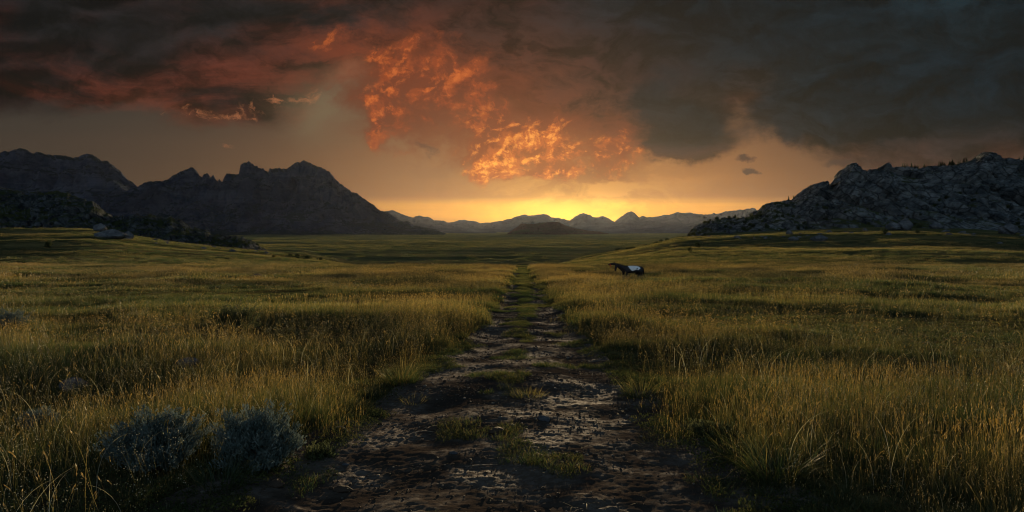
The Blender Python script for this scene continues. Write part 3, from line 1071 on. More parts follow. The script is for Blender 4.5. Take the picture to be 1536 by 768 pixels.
def edge_noise(x, y):
    return fbm(x / 0.8, y / 1.5, 90, 4) * 0.42 + fbm(x / 4, y / 7, 93, 2) * 0.25


def build_grass():
    # kinds 0-5 near, 6-9 mid, 10-12 far, 13-15 short path grass
    K = []
    for i in range(3):
        K.append(tuft('tuft', 46, 0.13, 0.16, 0.40, 0.0048, 0.22, 0.7, 5, 0.10, 0))
    K.append(tuft('tuft', 34, 0.13, 0.16, 0.40, 0.0046, 0.2, 0.6, 5, 0.30, 2, (0.32, 0.56)))
    K.append(tuft('tuft', 30, 0.14, 0.14, 0.34, 0.0045, 0.25, 0.7, 5, 0.2, 2, (0.38, 0.60), pale=0.15))
    K.append(tuft('tuft', 55, 0.17, 0.12, 0.26, 0.0045, 0.3, 0.8, 5, 0.15, 0))
    for i in range(2):
        K.append(tuft('tuft', 75, 0.30, 0.14, 0.36, 0.010, 0.2, 0.6, 3, 0.12, 0))
    K.append(tuft('tuft', 60, 0.30, 0.14, 0.34, 0.010, 0.2, 0.6, 3, 0.25, 7, (0.30, 0.52), hw=1.6))
    K.append(tuft('tuft', 60, 0.30, 0.12, 0.30, 0.010, 0.25, 0.7, 3, 0.2, 6, (0.32, 0.55), hw=1.6, pale=0.1))
    for i in range(2):
        K.append(tuft('tuft', 100, 0.9, 0.14, 0.34, 0.030, 0.2, 0.4, 2, 0.15, 0))
    K.append(tuft('tuft', 80, 0.9, 0.14, 0.34, 0.028, 0.2, 0.4, 2, 0.35, 26, (0.28, 0.46), hw=2.8))
    for i in range(2):
        K.append(tuft('tuft', 40, 0.11, 0.04, 0.12, 0.004, 0.35, 0.9, 3, 0.2, 0))
    K.append(herb('tuft', 150, 0.13, 0.06, 0.017))
    K.append(tuft('tuft', 26, 0.10, 0.40, 0.70, 0.0062, 0.30, 1.2, 8, 0.08, 0))
    allp, alls, allr, alli = [], [], [], []

    def zone(n, r0, r1, near_kinds, dry_kinds, sc, power=0.0):
        x, y = polar_points(n, r0, r1, power=power)
        t = np.abs(track_off(x, y)) + edge_noise(x, y)
        keep = t > 0.98
        x, y, t = x[keep], y[keep], t[keep]
        r = np.hypot(x, y)
        fade = np.minimum(sstep(r, r0, r0 * 1.55) if r0 > 5 else 1.0, 1 - sstep(r, r1 * 0.70, r1) if r1 < 100 else 1.0)
        keep = rng.random(len(r)) < fade
        x, y, t, r = x[keep], y[keep], t[keep], r[keep]
        m = len(x)
        pn = fbm(x / 7, y / 4, 101, 4)          # patches of taller grass
        pd = fbm(x / 11, y / 6, 111, 4)         # patches of seeding grass
        s = sc * (0.74 + 1.7 * pn + 0.5 * fbm(x / 1.6, y / 1.4, 105, 3)) * rng.uniform(.75, 1.2, m)
        s *= 0.55 + 0.45 * sstep(t, 0.98, 1.6)
        # taller and denser golden strip by the track
        gold = np.exp(-((np.abs(x - np.interp(y, TR_D, TR_X)) - 3.4) / 2.8) ** 2)
        dryp = np.clip(0.30 + 1.5 * pd + 0.45 * gold, 0.04, 0.95)
        isd = rng.random(m) < dryp
        idx = np.where(isd, rng.choice(dry_kinds, m), rng.choice(near_kinds, m))
        s = np.clip(s, 0.25 * sc, 1.6 * sc)
        allp.append(np.stack([x, y, ground_z(x, y) - 0.01], 1))
        alls.append(np.stack([np.sqrt(s / sc) * sc ** .5, np.sqrt(s / sc) * sc ** .5, s], 1))
        allr.append(rng.uniform(0, 6.283, m)); alli.append(idx)

    zone(25000, 2.6, 21, [0, 1, 2, 5, 0, 1, 2, 5, 0, 1, 16], [3, 4], 0.74, 0.35)
    zone(36000, 12, 66, [6, 7], [8, 9], 0.88, 0.4)
    zone(50000, 38, 130, [10, 11], [12, 12], 1.1, 0.5)
    # the slopes beyond the meadow: wide low tufts, fewer and bigger with distance
    n = 90000
    x, y = polar_points(n, 122, 520, 0.80, 1)
    m = len(x)
    s = np.hypot(x, y) / 150.0
    pn = fbm(x / 60, y / 18, 151, 4)
    keep = rng.random(m) < np.clip(0.62 + 1.8 * pn, .12, 1)
    x, y, s = x[keep], y[keep], s[keep]
    m = len(x)
    allp.append(np.stack([x, y, ground_z(x, y) - 0.02], 1))
    h_ = rng.uniform(.7, 1.25, m) * (0.9 + 0.25 * s)
    alls.append(np.stack([s, s, h_], 1)); allr.append(rng.uniform(0, 6.283, m)); alli.append(rng.choice([10, 11, 12], m))
    n = 40000
    x, y = polar_points(n, 560, 5200, 0.60, 1)
    keep = (rng.random(n) < np.clip(0.60 + 2.2 * fbm(x / 700, y / 260, 161, 4), .06, 1)) & (ground_z(x, y) < -12)
    x, y = x[keep], y[keep]
    m = len(x)
    s = np.hypot(x, y) / 140.0
    allp.append(np.stack([x, y, ground_z(x, y) - 0.05], 1))
    alls.append(np.stack([s, s, rng.uniform(1.5, 4.5, m)], 1)); allr.append(rng.uniform(0, 6.283, m)); alli.append(rng.choice([10, 11, 12], m))
    # strip between the ruts and the worn edges
    n = 26000
    x, y = polar_points(n, 4.5, 110, 0.5, 0.85)
    y = np.abs(y)
    x = np.interp(y, TR_D, TR_X) + rng.uniform(-1.2, 1.2, n) * np.interp(y, TW_D, TW_W)
    t = track_off(x, y)
    nz = fbm(x / 0.6, y / 1.1, 95, 4)
    strip = np.exp(-((t + 0.12 * fbm(x * 0 + 3, y / 5, 97, 2)) / 0.22) ** 2) * sstep(y, 8, 20) * 0.85
    edge = sstep(np.abs(t), 0.72, 1.05)
    far = sstep(y, 12, 60) * 0.55
    keep = (strip * 0.9 + edge * 0.55 + far * (1 - np.exp(-((np.abs(t) - 0.58) / 0.13) ** 2)) + nz * 1.5) > 0.50
    x, y, t = x[keep], y[keep], t[keep]
    m = len(x)
    allp.append(np.stack([x, y, track_z(x, y, False) - 0.005], 1))
    s = rng.uniform(.5, 1.2, m) * (0.85 + 0.9 * sstep(y, 15, 60))
    alls.append(np.stack([s * 1.1, s * 1.1, s], 1)); allr.append(rng.uniform(0, 6.283, m))
    alli.append(rng.choice([13, 14, 14, 15, 13], m))
    # low herbs along the edges
    n = 3500
    x, y = polar_points(n, 3.5, 22, 0.78, 0.5)
    t = np.abs(track_off(x, y)) + edge_noise(x, y)
    keep = (t > 0.9) & (t < 1.7) | (fbm(x, y, 99, 3) > 0.28) & (t > 1)
    x, y = x[keep], y[keep]
    m = len(x)
    allp.append(np.stack([x, y, base_z(x, y) - 0.05], 1))
    s = rng.uniform(.8, 1.9, m)
    alls.append(np.stack([s, s, s], 1)); allr.append(rng.uniform(0, 6.283, m)); alli.append(np.full(m, 15))
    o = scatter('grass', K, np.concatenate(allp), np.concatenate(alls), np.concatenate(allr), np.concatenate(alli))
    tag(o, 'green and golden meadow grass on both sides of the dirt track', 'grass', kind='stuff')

    # tall seeding stems
    K = [specks('stem', 9, 0.22, 0.30, 0.58, 0.009), specks('stem', 7, 0.22, 0.35, 0.66, 0.011),
         tuft('stem', 0, 0.2, .3, .5, .006, .1, .3, 7, 0, 4, (0.45, 0.8), pale=0.0, hw=1.2),
         tuft('stem', 0, 0.2, .3, .5, .0075, .1, .3, 9, 0, 2, (0.5, 0.85), pale=1.0, hw=1.0, heads=False),
         specks('stem', 9, 0.9, 0.26, 0.44, 0.022), specks('stem', 12, 0.24, 0.22, 0.46, 0.012, 1), specks('stem', 10, 0.7, 0.26, 0.42, 0.034, 1)]
    P_, S_, R_, I_ = [], [], [], []
    for n, r0, r1, kinds, sc, pw in ((2400, 3.6, 16, [0, 0, 1, 2, 2, 3, 5, 5], 1.0, .3), (4200, 14, 45, [0, 1, 5, 5, 2, 2, 6], 1.15, .4), (8000, 36, 125, [4, 6, 6], 1.1, .4)):
        x, y = polar_points(n, r0, r1, power=pw)
        t = np.abs(track_off(x, y)) + edge_noise(x, y)
        pd = fbm(x / 9, y / 6, 121, 4)
        keep = (t > 1.12) & (rng.random(n) < np.clip(0.5 + 1.6 * pd + 0.6 * np.exp(-((t - 2.8) / 2.2) ** 2) - .15, .08, 1))
        x, y = x[keep], y[keep]
        m = len(x)
        s = sc * rng.uniform(.7, 1.15, m)
        P_.append(np.stack([x, y, ground_z(x, y)], 1)); S_.append(np.stack([s, s, s], 1)); R_.append(rng.uniform(0, 6.283, m)); I_.append(rng.choice(kinds, m))
    o = scatter('seeding_grass_stems', K, np.concatenate(P_), np.concatenate(S_), np.concatenate(R_), np.concatenate(I_))
    tag(o, 'scattered straw coloured stems with pale seed heads rising above the grass', 'grass stems', kind='stuff')

    # gravel and clods on the bare earth
    K = [stone_mesh('grit', 1, (1, .8, .55), .35, 5 + i, None) for i in range(3)]
    for i, k in enumerate(K):
        k.materials.append(M_GRIT if i == 0 else M_CLOD)
    n = 24000
    x, y = polar_points(n, 3.2, 40, 0.6, 0.75)
    x = np.interp(y, TR_D, TR_X) + rng.uniform(-1.05, 1.05, n) * np.interp(y, TW_D, TW_W)
    keep = fbm(x / .8, y / .6, 141, 3) + rng.uniform(-.3, .3, n) > 0.0
    x, y = x[keep], y[keep]
    m = len(x)
    s = 0.008 * np.exp(rng.normal(0, .6, m)) * (0.7 + y * .03)
    s = np.minimum(s, 0.04)
    o = scatter('gravel', K, np.stack([x, y, track_z(x, y) + s * .2], 1), np.stack([s, s, s], 1), rng.uniform(0, 6.283, m), rng.choice([0, 1, 2, 1, 2], m))
    tag(o, 'small stones and earth clods strewn over the bare track', 'gravel', kind='stuff')
    # loose straw litter
    me = blades_mesh('straw', [(0, 0, 0, .12, 1.45, .004, .25, .8, 1), (.01, .01, 2.2, .08, 1.5, .003, .2, .6, 1), (0, .02, 4.0, .06, 1.5, .004, .1, .3, 2)], 3, [M_GRASS, M_STRAW, M_PALE])[0]
    n = 1500
    x, y = polar_points(n, 3.4, 30, 0.6, 0.7)
    x = np.interp(y, TR_D, TR_X) + rng.uniform(-1.05, 1.05, n) * np.interp(y, TW_D, TW_W)
    s = rng.uniform(.4, 1.3, n)
    o = scatter('straw_litter', [me], np.stack([x, y, track_z(x, y) + .008], 1), np.stack([s, s, s], 1), rng.uniform(0, 6.283, n), np.zeros(n))
    tag(o, 'dry straw bits lying on the bare track', 'straw', kind='stuff')


M_GRIT = mat_plain('grit', (0.13, 0.115, 0.10))
M_CLOD = mat_plain('earth_clod', (0.055, 0.038, 0.027))
build_grass()


# ------------------------------------------------------------------ placing by the photograph's pixels on the real ground
def on_ground(x, y, guess=None):
    u, v = ray(x, y)
    ys = np.geomspace(3, 700, 3000) if guess is None else np.linspace(guess * .6, guess * 1.6, 1500)
    gz = ground_z(u * ys, ys)
    h = CAM_H + v * ys - gz
    k = np.where(h <= 0)[0]
    i = k[0] if len(k) else np.argmin(np.abs(h))
    return Vector((u * ys[i], ys[i], gz[i]))


# ---- sagebrush
def sage(name_scale, label, loc, w, h, seed, mat=None, nb=150, leaves=46):
    r = random.Random(seed)
    root = empty('sagebrush', loc, r.uniform(0, 6))
    tag(root, label, 'shrub')
    # stems
    bm = bmesh.new()
    co, f = [], []
    for i in range(nb):
        a = r.uniform(0, 6.283)
        q = math.sqrt(r.random())
        ph = math.asin(min(1, q)) * 0.98
        lump = 0.78 + 0.20 * math.sin(a * 3 + seed) * q + 0.16 * math.sin(a * 5 + seed * 2 + q * 5) + r.uniform(-.24, .18)
        tip = Vector((math.cos(a) * math.sin(ph) * w * lump, math.sin(a) * math.sin(ph) * w * lump, h * lump * (0.22 + 0.78 * math.cos(ph))))
        mid = Vector((tip.x * .45, tip.y * .45, tip.z * .42)) + Vector((r.uniform(-.03, .03), r.uniform(-.03, .03), 0))
        pts = [Vector((tip.x * .08, tip.y * .08, 0)), mid, tip]
        prev = None
        for j, (p, rad) in enumerate(zip(pts, (.009, .005, .0015))):
            ring = [bm.verts.new(p + Vector((math.cos(k * 2.094), math.sin(k * 2.094), 0)) * rad) for k in range(3)]
            if prev:
                for k in range(3):
                    bm.faces.new((prev[k], prev[(k + 1) % 3], ring[(k + 1) % 3], ring[k]))
            prev = ring
        for j in range(leaves):
            t = r.random() ** .75
            c = mid.lerp(tip, t) + Vector((r.gauss(0, .022), r.gauss(0, .022), r.gauss(0, .018)))
            d = Vector((r.gauss(0, .55) + tip.x, r.gauss(0, .55) + tip.y, r.uniform(.4, 1.5))).normalized()
            s = d.cross(Vector((r.gauss(0, 1), r.gauss(0, 1), r.gauss(0, 1)))).normalized()
            l = r.uniform(.018, .042)
            b = len(co)
            co += [c - s * l * .12, c + s * l * .12, c + d * l + s * l * .16, c + d * l - s * l * .16]
            f.append((b, b + 1, b + 2, b + 3))
    me = bpy.data.meshes.new('stems')
    bm.to_mesh(me); bm.free()
    link_mesh('stems', me, M_BARK, root)
    me = bpy.data.meshes.new('foliage')
    fast_mesh(me, np.array([tuple(v) for v in co]), np.array(f))
    link_mesh('foliage', me, mat or M_SAGE, root)
    return root


M_BUSHG = mat_leaf('bush_leaf', (0.045, 0.060, 0.030), (0.095, 0.105, 0.05), 0.35, 3.0)
p = on_ground(235, 705); sage(0, 'grey blue sagebrush at the left of the pair in the left foreground', p, .46, .52, 3, None, 270, 80)
p = on_ground(385, 715); sage(0, 'larger grey blue sagebrush at the right of the pair beside the track', p, .46, .68, 4, None, 330, 85)
p = on_ground(478, 704); sage(0, 'small brownish twiggy shrub beside the big sagebrush at the track edge', p, .20, .26, 5, M_BUSHG, 90, 30)
p = on_ground(18, 492); sage(0, 'grey blue bush in the meadow at the far left edge', p, .55, .50, 6, None, 130, 50)
p = on_ground(352, 500); sage(0, 'upright green bush standing alone in the left meadow', p, .75, .78, 7, M_BUSHG, 190, 70)
p = on_ground(60, 645); sage(0, 'low grey shrub half hidden in the grass at the left', p, .22, .26, 8, None, 90, 40)
p = on_ground(1080, 668); sage(0, 'low green shrub where the right meadow meets the bare track', p, .34, .26, 9, M_BUSHG, 170, 50)

# far low bushes in the meadow
def low_bush(seed, n=420):
    r = random.Random(seed)
    co, f = [], []
    lobes = [(r.uniform(-.7, .7), r.uniform(-.4, .4), r.uniform(.3, .55)) for _ in range(5)]
    for i in range(n):
        lx, ly, lr = r.choice(lobes)
        v = Vector((r.gauss(0, 1), r.gauss(0, 1), abs(r.gauss(0, 1)))).normalized() * lr * r.uniform(.65, 1.05)
        c = Vector((lx + v.x, ly + v.y, v.z * .8))
        d = Vector((r.gauss(0, 1), r.gauss(0, 1), r.gauss(.6, .8))).normalized()
        s = d.orthogonal().normalized()
        l = r.uniform(.06, .13)
        b = len(co)
        co += [c - s * l * .3, c + d * l * .5 - s * .2 * l, c + d * l, c + s * l * .3]
        f.append((b, b + 1, b + 2, b + 3))
    me = bpy.data.meshes.new('low_bush')
    fast_mesh(me, np.array([tuple(v) for v in co]), np.array(f))
    return me


lb = [low_bush(40 + i) for i in range(3)]
for m_ in lb: m_.materials.append(M_BUSHG)
for x, y, w, h, lab in ((322, 434, 30, 11, 'low dark bush at the right end of the bush line in the left meadow'),
                        (272, 432, 20, 9, 'low dark bush at the left end of the bush line in the left meadow'),
                        (297, 433, 16, 8, 'small bush in the middle of the bush line in the left meadow'),
                        (570, 459, 26, 8, 'low dark bush in the left meadow nearest to the upright green bush on its right'),
                        (520, 465, 20, 6, 'flat green bush in the left meadow left of the low dark bush'),
                        (695, 433, 28, 9, 'low brown bush beside the left edge of the track far along it'),
                        (408, 433, 14, 5, 'tiny dark bush right of the bush line in the left meadow'),
                        (1415, 437, 34, 15, 'largest round dark bush in the right meadow'),
                        (1268, 432, 14, 6, 'small dark bush in the right meadow between horse and round bush'),
                        (1298, 434, 20, 5, 'flat dark bush just left of the largest bush in the right meadow'),
                        (1145, 412, 9, 5, 'distant small bush near the meadow edge right of the horses'),
                        (1470, 412, 16, 5, 'distant flat bush near the meadow edge at the right'),
                        (118, 415, 14, 5, 'distant flat bush near the meadow edge at the left')):
    p = on_ground(x, y)
    o = bpy.data.objects.new('low_bush', random.choice(lb))
    COL.objects.link(o)
    k = p.y / F
    o.location = p - Vector((0, 0, .02))
    o.scale = (w * k * .62, w * k * .6, max(h * k * 1.7, .35))
    o.rotation_euler = (0, 0, random.uniform(-.4, .4))
    tag(o, lab, 'bush')

# ---- boulders
def rock(x, y, w, h, lab, mat, guess=None, seed=0, sq=.8, sink=.3, rz=0, nm='boulder'):
    p = on_ground(x, y, guess)
    k = p.y / F
    me = stone_mesh(nm, 4, (1, sq, 1), .42, seed, mat)
    o = bpy.data.objects.new(nm, me)
    COL.objects.link(o)
    o.location = p + Vector((0, 0, h * k * (0.5 - sink)))
    o.scale = (w * k * .56, w * k * .5, h * k * .75)
    o.rotation_euler = (0, 0, rz)
    tag(o, lab, 'boulder')
    return o


rock(113, 586, 38, 17, 'rounded blue grey boulder in the grass of the left meadow', M_STONE, None, 1, .8, .0)
rock(386, 419, 22, 9, 'flat grey boulder at the far side of the left meadow', M_STONE, None, 2)
rock(283, 552, 34, 16, 'dark boulder half hidden in the grass behind the left sagebrush', M_STONE, None, 3, .8, .1)
rock(1236, 464, 16, 7, 'low brown stone in the right meadow left of the round bush', M_STONE, None, 4)
rock(1462, 464, 24, 9, 'flat brown stone at the right edge of the right meadow', M_STONE, None, 5)
rock(168, 359, 44, 11, 'long dark boulder lying on the left grassy slope', M_BOULDER, None, 6, .7, .0)
rock(192, 359, 14, 10, 'small boulder touching the right end of the long boulder on the left slope', M_BOULDER, None, 7, .7, .0)
rock(150, 347, 18, 9, 'boulder just above the long boulder on the left slope', M_BOULDER, None, 8, .7, .0)
rock(1338, 345, 22, 9, 'boulder at the left of the pair at the foot of the right ridge', M_BOULDER, None, 9, .7, .0)
rock(1357, 345, 20, 14, 'rounder taller boulder at the right of the pair at the foot of the right ridge', M_BOULDER, None, 10, .7, .0)
rock(1404, 343, 18, 8, 'flat boulder right of the boulder pair under the ridge', M_BOULDER, None, 11, .7, .0)
rock(1512, 351, 26, 12, 'dark boulder under the ridge at the far right edge', M_BOULDER, None, 12, .7, .0)
rock(1228, 362, 22, 7, 'dark low boulder on the open right slope', M_BOULDER, None, 13, .7, .0)
rock(1189, 361, 13, 5, 'small flat boulder left of the low boulder on the right slope', M_BOULDER, None, 14, .7, .0)
rock(1183, 352, 9, 5, 'tiny boulder above the flat one on the right slope', M_BOULDER, None, 15, .7, .0)
# loose rocks lining the foot of the ridges
fr_ = [stone_mesh('fallen_rock', 2, (1, .8, .8), .5, 200 + i, M_BOULDER) for i in range(4)]
for side, lab, grp in (('l', 'fallen grey rock lying in the grass where the left rocky foothill meets its slope', 'fallen rocks under the left foothill'),
                       ('r', 'fallen grey rock among others at the foot of the right rocky ridge', 'fallen rocks under the right ridge')):
    for i in range(46):
        if side == 'l':
            px_ = random.uniform(150, 410)
            py_ = np.interp(px_, [0, 150, 250, 330, 400], [352, 350, 363, 372, 381]) + random.gauss(0, 3)
        else:
            px_ = random.uniform(1030, 1536)
            py_ = np.interp(px_, [1030, 1100, 1200, 1330, 1440, 1536], [354, 356, 350, 343, 347, 353]) + abs(random.gauss(0, 5))
        p = on_ground(px_, py_)
        if p.y < 200: continue
        o = bpy.data.objects.new('fallen_rock', random.choice(fr_))
        COL.objects.link(o)
        o.location = p
        s = p.y / F * random.choice([random.uniform(1.5, 4), random.uniform(3, 7)])
        o.scale = (s, s * .9, s * random.uniform(.5, .9))
        o.rotation_euler = (0, 0, random.uniform(0, 6))
        tag(o, lab, 'rock', grp)

# ---- trees and scrub on the ridges
def scrub_mesh(seed, tall):
    r = random.Random(seed)
    co, f, mi = [], [], []
    # trunk
    for k in range(4):
        a = k * 1.571
        co.append(Vector((math.cos(a) * .06, math.sin(a) * .06, 0)))
    for k in range(4):
        a = k * 1.571
        co.append(Vector((math.cos(a) * .03, math.sin(a) * .03, tall * .6)))
    for k in range(4):
        f.append((k, (k + 1) % 4, 4 + (k + 1) % 4, 4 + k)); mi.append(1)
    lobes = [(r.uniform(-.22, .22), r.uniform(-.22, .22), r.uniform(.4, .9) * tall * .75, r.uniform(.3, .48)) for _ in range(7)]
    for i in range(420):
        lx, ly, lz, lr = r.choice(lobes)
        v = Vector((r.gauss(0, 1), r.gauss(0, 1), r.gauss(0, 1))).normalized() * lr * r.uniform(.6, 1.1)
        c = Vector((lx + v.x, ly + v.y, max(.05, lz + v.z * .9)))
        d = Vector((r.gauss(0, 1), r.gauss(0, 1), r.gauss(.3, .8))).normalized()
        s = d.orthogonal().normalized()
        l = r.uniform(.08, .17)
        b = len(co)
        co += [c - s * l * .4, c + d * l * .6 - s * .3 * l, c + d * l, c + s * l * .4]
        f.append((b, b + 1, b + 2, b + 3)); mi.append(0)
    me = bpy.data.meshes.new('scrub_tree')
    fast_mesh(me, np.array([tuple(v) for v in co]), np.array(f), np.array(mi))
    me.materials.append(M_DARKBUSH); me.materials.append(M_BARK)
    return me


def pine_mesh(seed):
    r = random.Random(seed)
    co, f, mi = [], [], []
    for k in range(5):
        a = k * 1.2566
        co.append(Vector((math.cos(a) * .035, math.sin(a) * .035, 0)))
    for k in range(5):
        a = k * 1.2566
        co.append(Vector((math.cos(a) * .006, math.sin(a) * .006, .97)))
    for k in range(5):
        f.append((k, (k + 1) % 5, 5 + (k + 1) % 5, 5 + k)); mi.append(1)
    z = .12
    while z < .98:
        rad = .24 * (1 - z) ** .8 + .02
        for k in range(9):
            a = r.uniform(0, 6.283)
            l = rad * r.uniform(.6, 1.15)
            d = Vector((math.cos(a), math.sin(a), 0))
            s = Vector((-math.sin(a), math.cos(a), 0))
            b = len(co)
            co += [Vector((0, 0, z + .03)), d * l * .55 + s * l * .3 + Vector((0, 0, z)), d * l + Vector((0, 0, z - l * .35)), d * l * .55 - s * l * .3 + Vector((0, 0, z - .01))]
            f.append((b, b + 1, b + 2, b + 3)); mi.append(0)
        z += .035
    me = bpy.data.meshes.new('pine_tree')
    fast_mesh(me, np.array([tuple(v) for v in co]), np.array(f), np.array(mi))
    me.materials.append(M_PINE); me.materials.append(M_BARK)
    return me


def surf_z(GRID, x, y):
    X, Y, Z, T = GRID
    sel = (np.abs(X - x) < 12) & (np.abs(Y - y) < 12)
    return Z[sel]


def place_on(GRID, px_, tmin, tmax):
    """a spot on a rock mesh: its vertex nearest to sideways ratio and slope band"""
    X, Y, Z, T = GRID
    u = ray(px_, 300)[0]
    sel = np.where((T > tmin) & (T < tmax) & (np.abs(X / Y - u) < 0.003))
    for _ in range(60):
        i = random.randrange(len(sel[0]))
        a_, b_ = X[sel[0][i], sel[1][i]], Y[sel[0][i], sel[1][i]]
        if Z[sel[0][i], sel[1][i]] > float(ground_z(np.array(a_), np.array(b_))) - 0.5:
            break
    else:
        return None
    return Vector((X[sel[0][i], sel[1][i]], Y[sel[0][i], sel[1][i]], Z[sel[0][i], sel[1][i]]))


pines = [pine_mesh(60 + i) for i in range(4)]
def put(meshes, nm, p, h, lab, cat, grp, wf=1.0):
    o = bpy.data.objects.new(nm, random.choice(meshes))
    COL.objects.link(o)
    o.location = p
    o.scale = (h * wf, h * wf, h)
    o.rotation_euler = (0, 0, random.uniform(0, 6.28))
    tag(o, lab, cat, grp)
    return o


for i in range(44):
    px_ = random.choice([random.uniform(1352, 1462), random.uniform(1352, 1462), random.uniform(1490, 1536), random.uniform(1536, 1600)])
    p = place_on(RIDGE, px_, -0.03, 0.035)
    put(pines, 'pine_tree', p - Vector((0, 0, .5)), random.uniform(4.5, 8.5), 'small dark pine on the grassy shelf left of the highest knob of the right ridge' if px_ < 1462 else 'small dark pine on the crest right of the highest knob of the right ridge', 'pine', 'pines along the top of the right ridge')
for px_, h in ((1184, 7), (1189, 5), (1316, 4.5)):
    p = place_on(RIDGE, px_, -0.02, 0.02)
    put(pines, 'pine_tree', p - Vector((0, 0, .5)), h, {1184: 'taller of two pines on the low left shoulder of the right ridge', 1189: 'shorter of two pines on the low left shoulder of the right ridge',
        1316: 'lone small pine on the summit left of the pine row'}[px_], 'pine', 'pines on the left shoulder of the ridge')
scrubs = [scrub_mesh(70 + i, random.uniform(.9, 1.3)) for i in range(4)]
for i in range(150):
    px_ = random.choice([random.uniform(1025, 1200), random.uniform(1025, 1200), random.uniform(1200, 1536)])
    p = place_on(RIDGE, px_, -0.95, -0.45 if px_ > 1200 else -0.2)
    if p is None: continue
    put(scrubs, 'scrub_tree', p - Vector((0, 0, .4)), random.uniform(2.2, 4.6), 'dark round scrub tree on the low left shoulder of the right ridge' if px_ < 1200 else 'dark round scrub tree on the lower rocks below the high crest of the right ridge', 'scrub tree', 'scrub trees on the right ridge', 1.0)
for i in range(110):
    px_ = random.choice([random.uniform(-20, 230), random.uniform(180, 400)])
    p = place_on(FOOT, px_, -0.98, -0.1)
    if p is None: continue
    put(scrubs, 'scrub_tree', p - Vector((0, 0, .3)), random.uniform(1.4, 2.8), 'dark scrub bush on the tall left part of the left rocky foothill' if px_ < 190 else 'dark scrub bush on the low tapering end of the left rocky foothill', 'scrub bush', 'scrub bushes on the left foothill', 1.0)
for i in range(40):
    px_ = random.uniform(862, 1015)
    py_ = np.interp(px_, [862, 950, 1010], [388, 372, 354]) - 1.5
    u, v = ray(px_, py_)
    yy = 480 + random.uniform(4, 30)
    p = Vector((u * yy, yy, float(ground_z(np.array(u * yy), np.array(yy))) - .2))
    put(scrubs, 'scrub_tree', p, random.uniform(1.4, 3.2), 'dark scrub tree in the line behind the crest of the sunlit right slope', 'scrub tree', 'scrub trees behind the sunlit crest')
for i in range(22):
    px_ = random.uniform(435, 505)
    p = on_ground(px_, np.interp(px_, [435, 505], [384, 393]) + random.uniform(-1, 1.5))
    put(scrubs, 'scrub_tree', p, random.uniform(.8, 1.9), 'small dark scrub bush in the row at the low end of the left slope', 'scrub bush', 'scrub bushes at the end of the left slope')
for x, y, h, lab in ((1046, 372, 2.6, 'lone dark bush on the sunlit right slope nearest the horses'), (1034, 378, 1.6, 'small low bush below the lone bush on the right slope'), (1326, 352, 3.2, 'dark bush just below the boulder pair on the right slope'),
                     (1376, 351, 2.4, 'thin dark bush below the flat boulder on the right slope'), (73, 372, 2.4, 'lone pale bush low on the left grassy slope'), (447, 389, 1.3, 'bush below the row at the end of the left slope'), (411, 387, 1.2, 'tiny bush left of the row on the left slope')):
    p = on_ground(x, y)
    put(scrubs, 'scrub_tree', p, h, lab, 'bush', None)

# ---- big grass clumps at the track
def clump(x, y, w, h, n, lab, dry, seed, curl=1.0, droop=.35):
    random.seed(seed)
    p = on_ground(x, y)
    sp = []
    for i in range(n):
        rr, a = w * .55 * math.sqrt(random.random()), random.uniform(0, 6.283)
        m = 1 if random.random() < dry else 0
        sp.append((rr * math.cos(a), rr * math.sin(a), random.gauss(a, .5), h * random.uniform(.5, 1.15), abs(random.gauss(droop, .16)), random.uniform(.003, .0075), abs(random.gauss(curl, .4)), random.random(), m))
    me = blades_mesh('grass_clump', sp, 8, [M_GRASS, M_STRAW, M_PALE])[0]
    o = link_mesh('grass_clump', me)
    o.location = p
    tag(o, lab, 'grass clump')
    return o


clump(1165, 735, .34, .62, 420, 'tall arching green grass clump leaning over the track at the lower right', .10, 301, 1.3, .4)
clump(960, 606, .34, .42, 420, 'golden tipped grass clump on the right edge of the track', .35, 302)
clump(600, 580, .42, .42, 460, 'dark tufted grass clump on the left edge of the track', .25, 303)
clump(790, 608, .30, .26, 520, 'short brown clump growing in the middle of the track', .55, 304, .8, .45)
clump(1110, 700, .30, .40, 300, 'smaller green grass clump behind the arching one at the track edge', .08, 305)
clump(620, 618, .22, .26, 220, 'small reddish clump creeping from the left onto the track', .6, 306, .8, .5)
clump(330, 745, .30, .45, 260, 'dark grass clump below the sagebrush pair', .12, 307, 1.2, .4)
random.seed(99)

# ---- dead wood
def stick(x, y, ln, rad, rz, seed, lab, lift=0.0):
    r = random.Random(seed)
    p = on_ground(x, y)
    bm = bmesh.new()
    n = 9
    prev = None
    for i in range(n):
        t = i / (n - 1)
        c = Vector(((t - .5) * ln, math.sin(t * 3 + seed) * ln * .06 + r.uniform(-.004, .004), rad * .8 + lift * math.sin(t * 3.14)))
        rr = rad * (1 - t * .65) * r.uniform(.85, 1.15)
        ring = [bm.verts.new(c + Vector((0, math.cos(k * 1.047) * rr, math.sin(k * 1.047) * rr))) for k in range(6)]
        if prev:
            for k in range(6):
                bm.faces.new((prev[k], prev[(k + 1) % 6], ring[(k + 1) % 6], ring[k]))
        else:
            bm.faces.new(ring[::-1])
        prev = ring
    bm.faces.new(prev)
    me = bpy.data.meshes.new('dead_branch')
    bm.to_mesh(me); bm.free()
    o = link_mesh('dead_branch', me, M_DEADWOOD, smooth=True)
    if abs(float(track_off(np.array(p.x), np.array(p.y)))) < 1.05:
        p.z = float(track_z(np.array(p.x), np.array(p.y)))
    o.location = p
    o.rotation_euler = (0, 0, rz)
    tag(o, lab, 'dead branch')


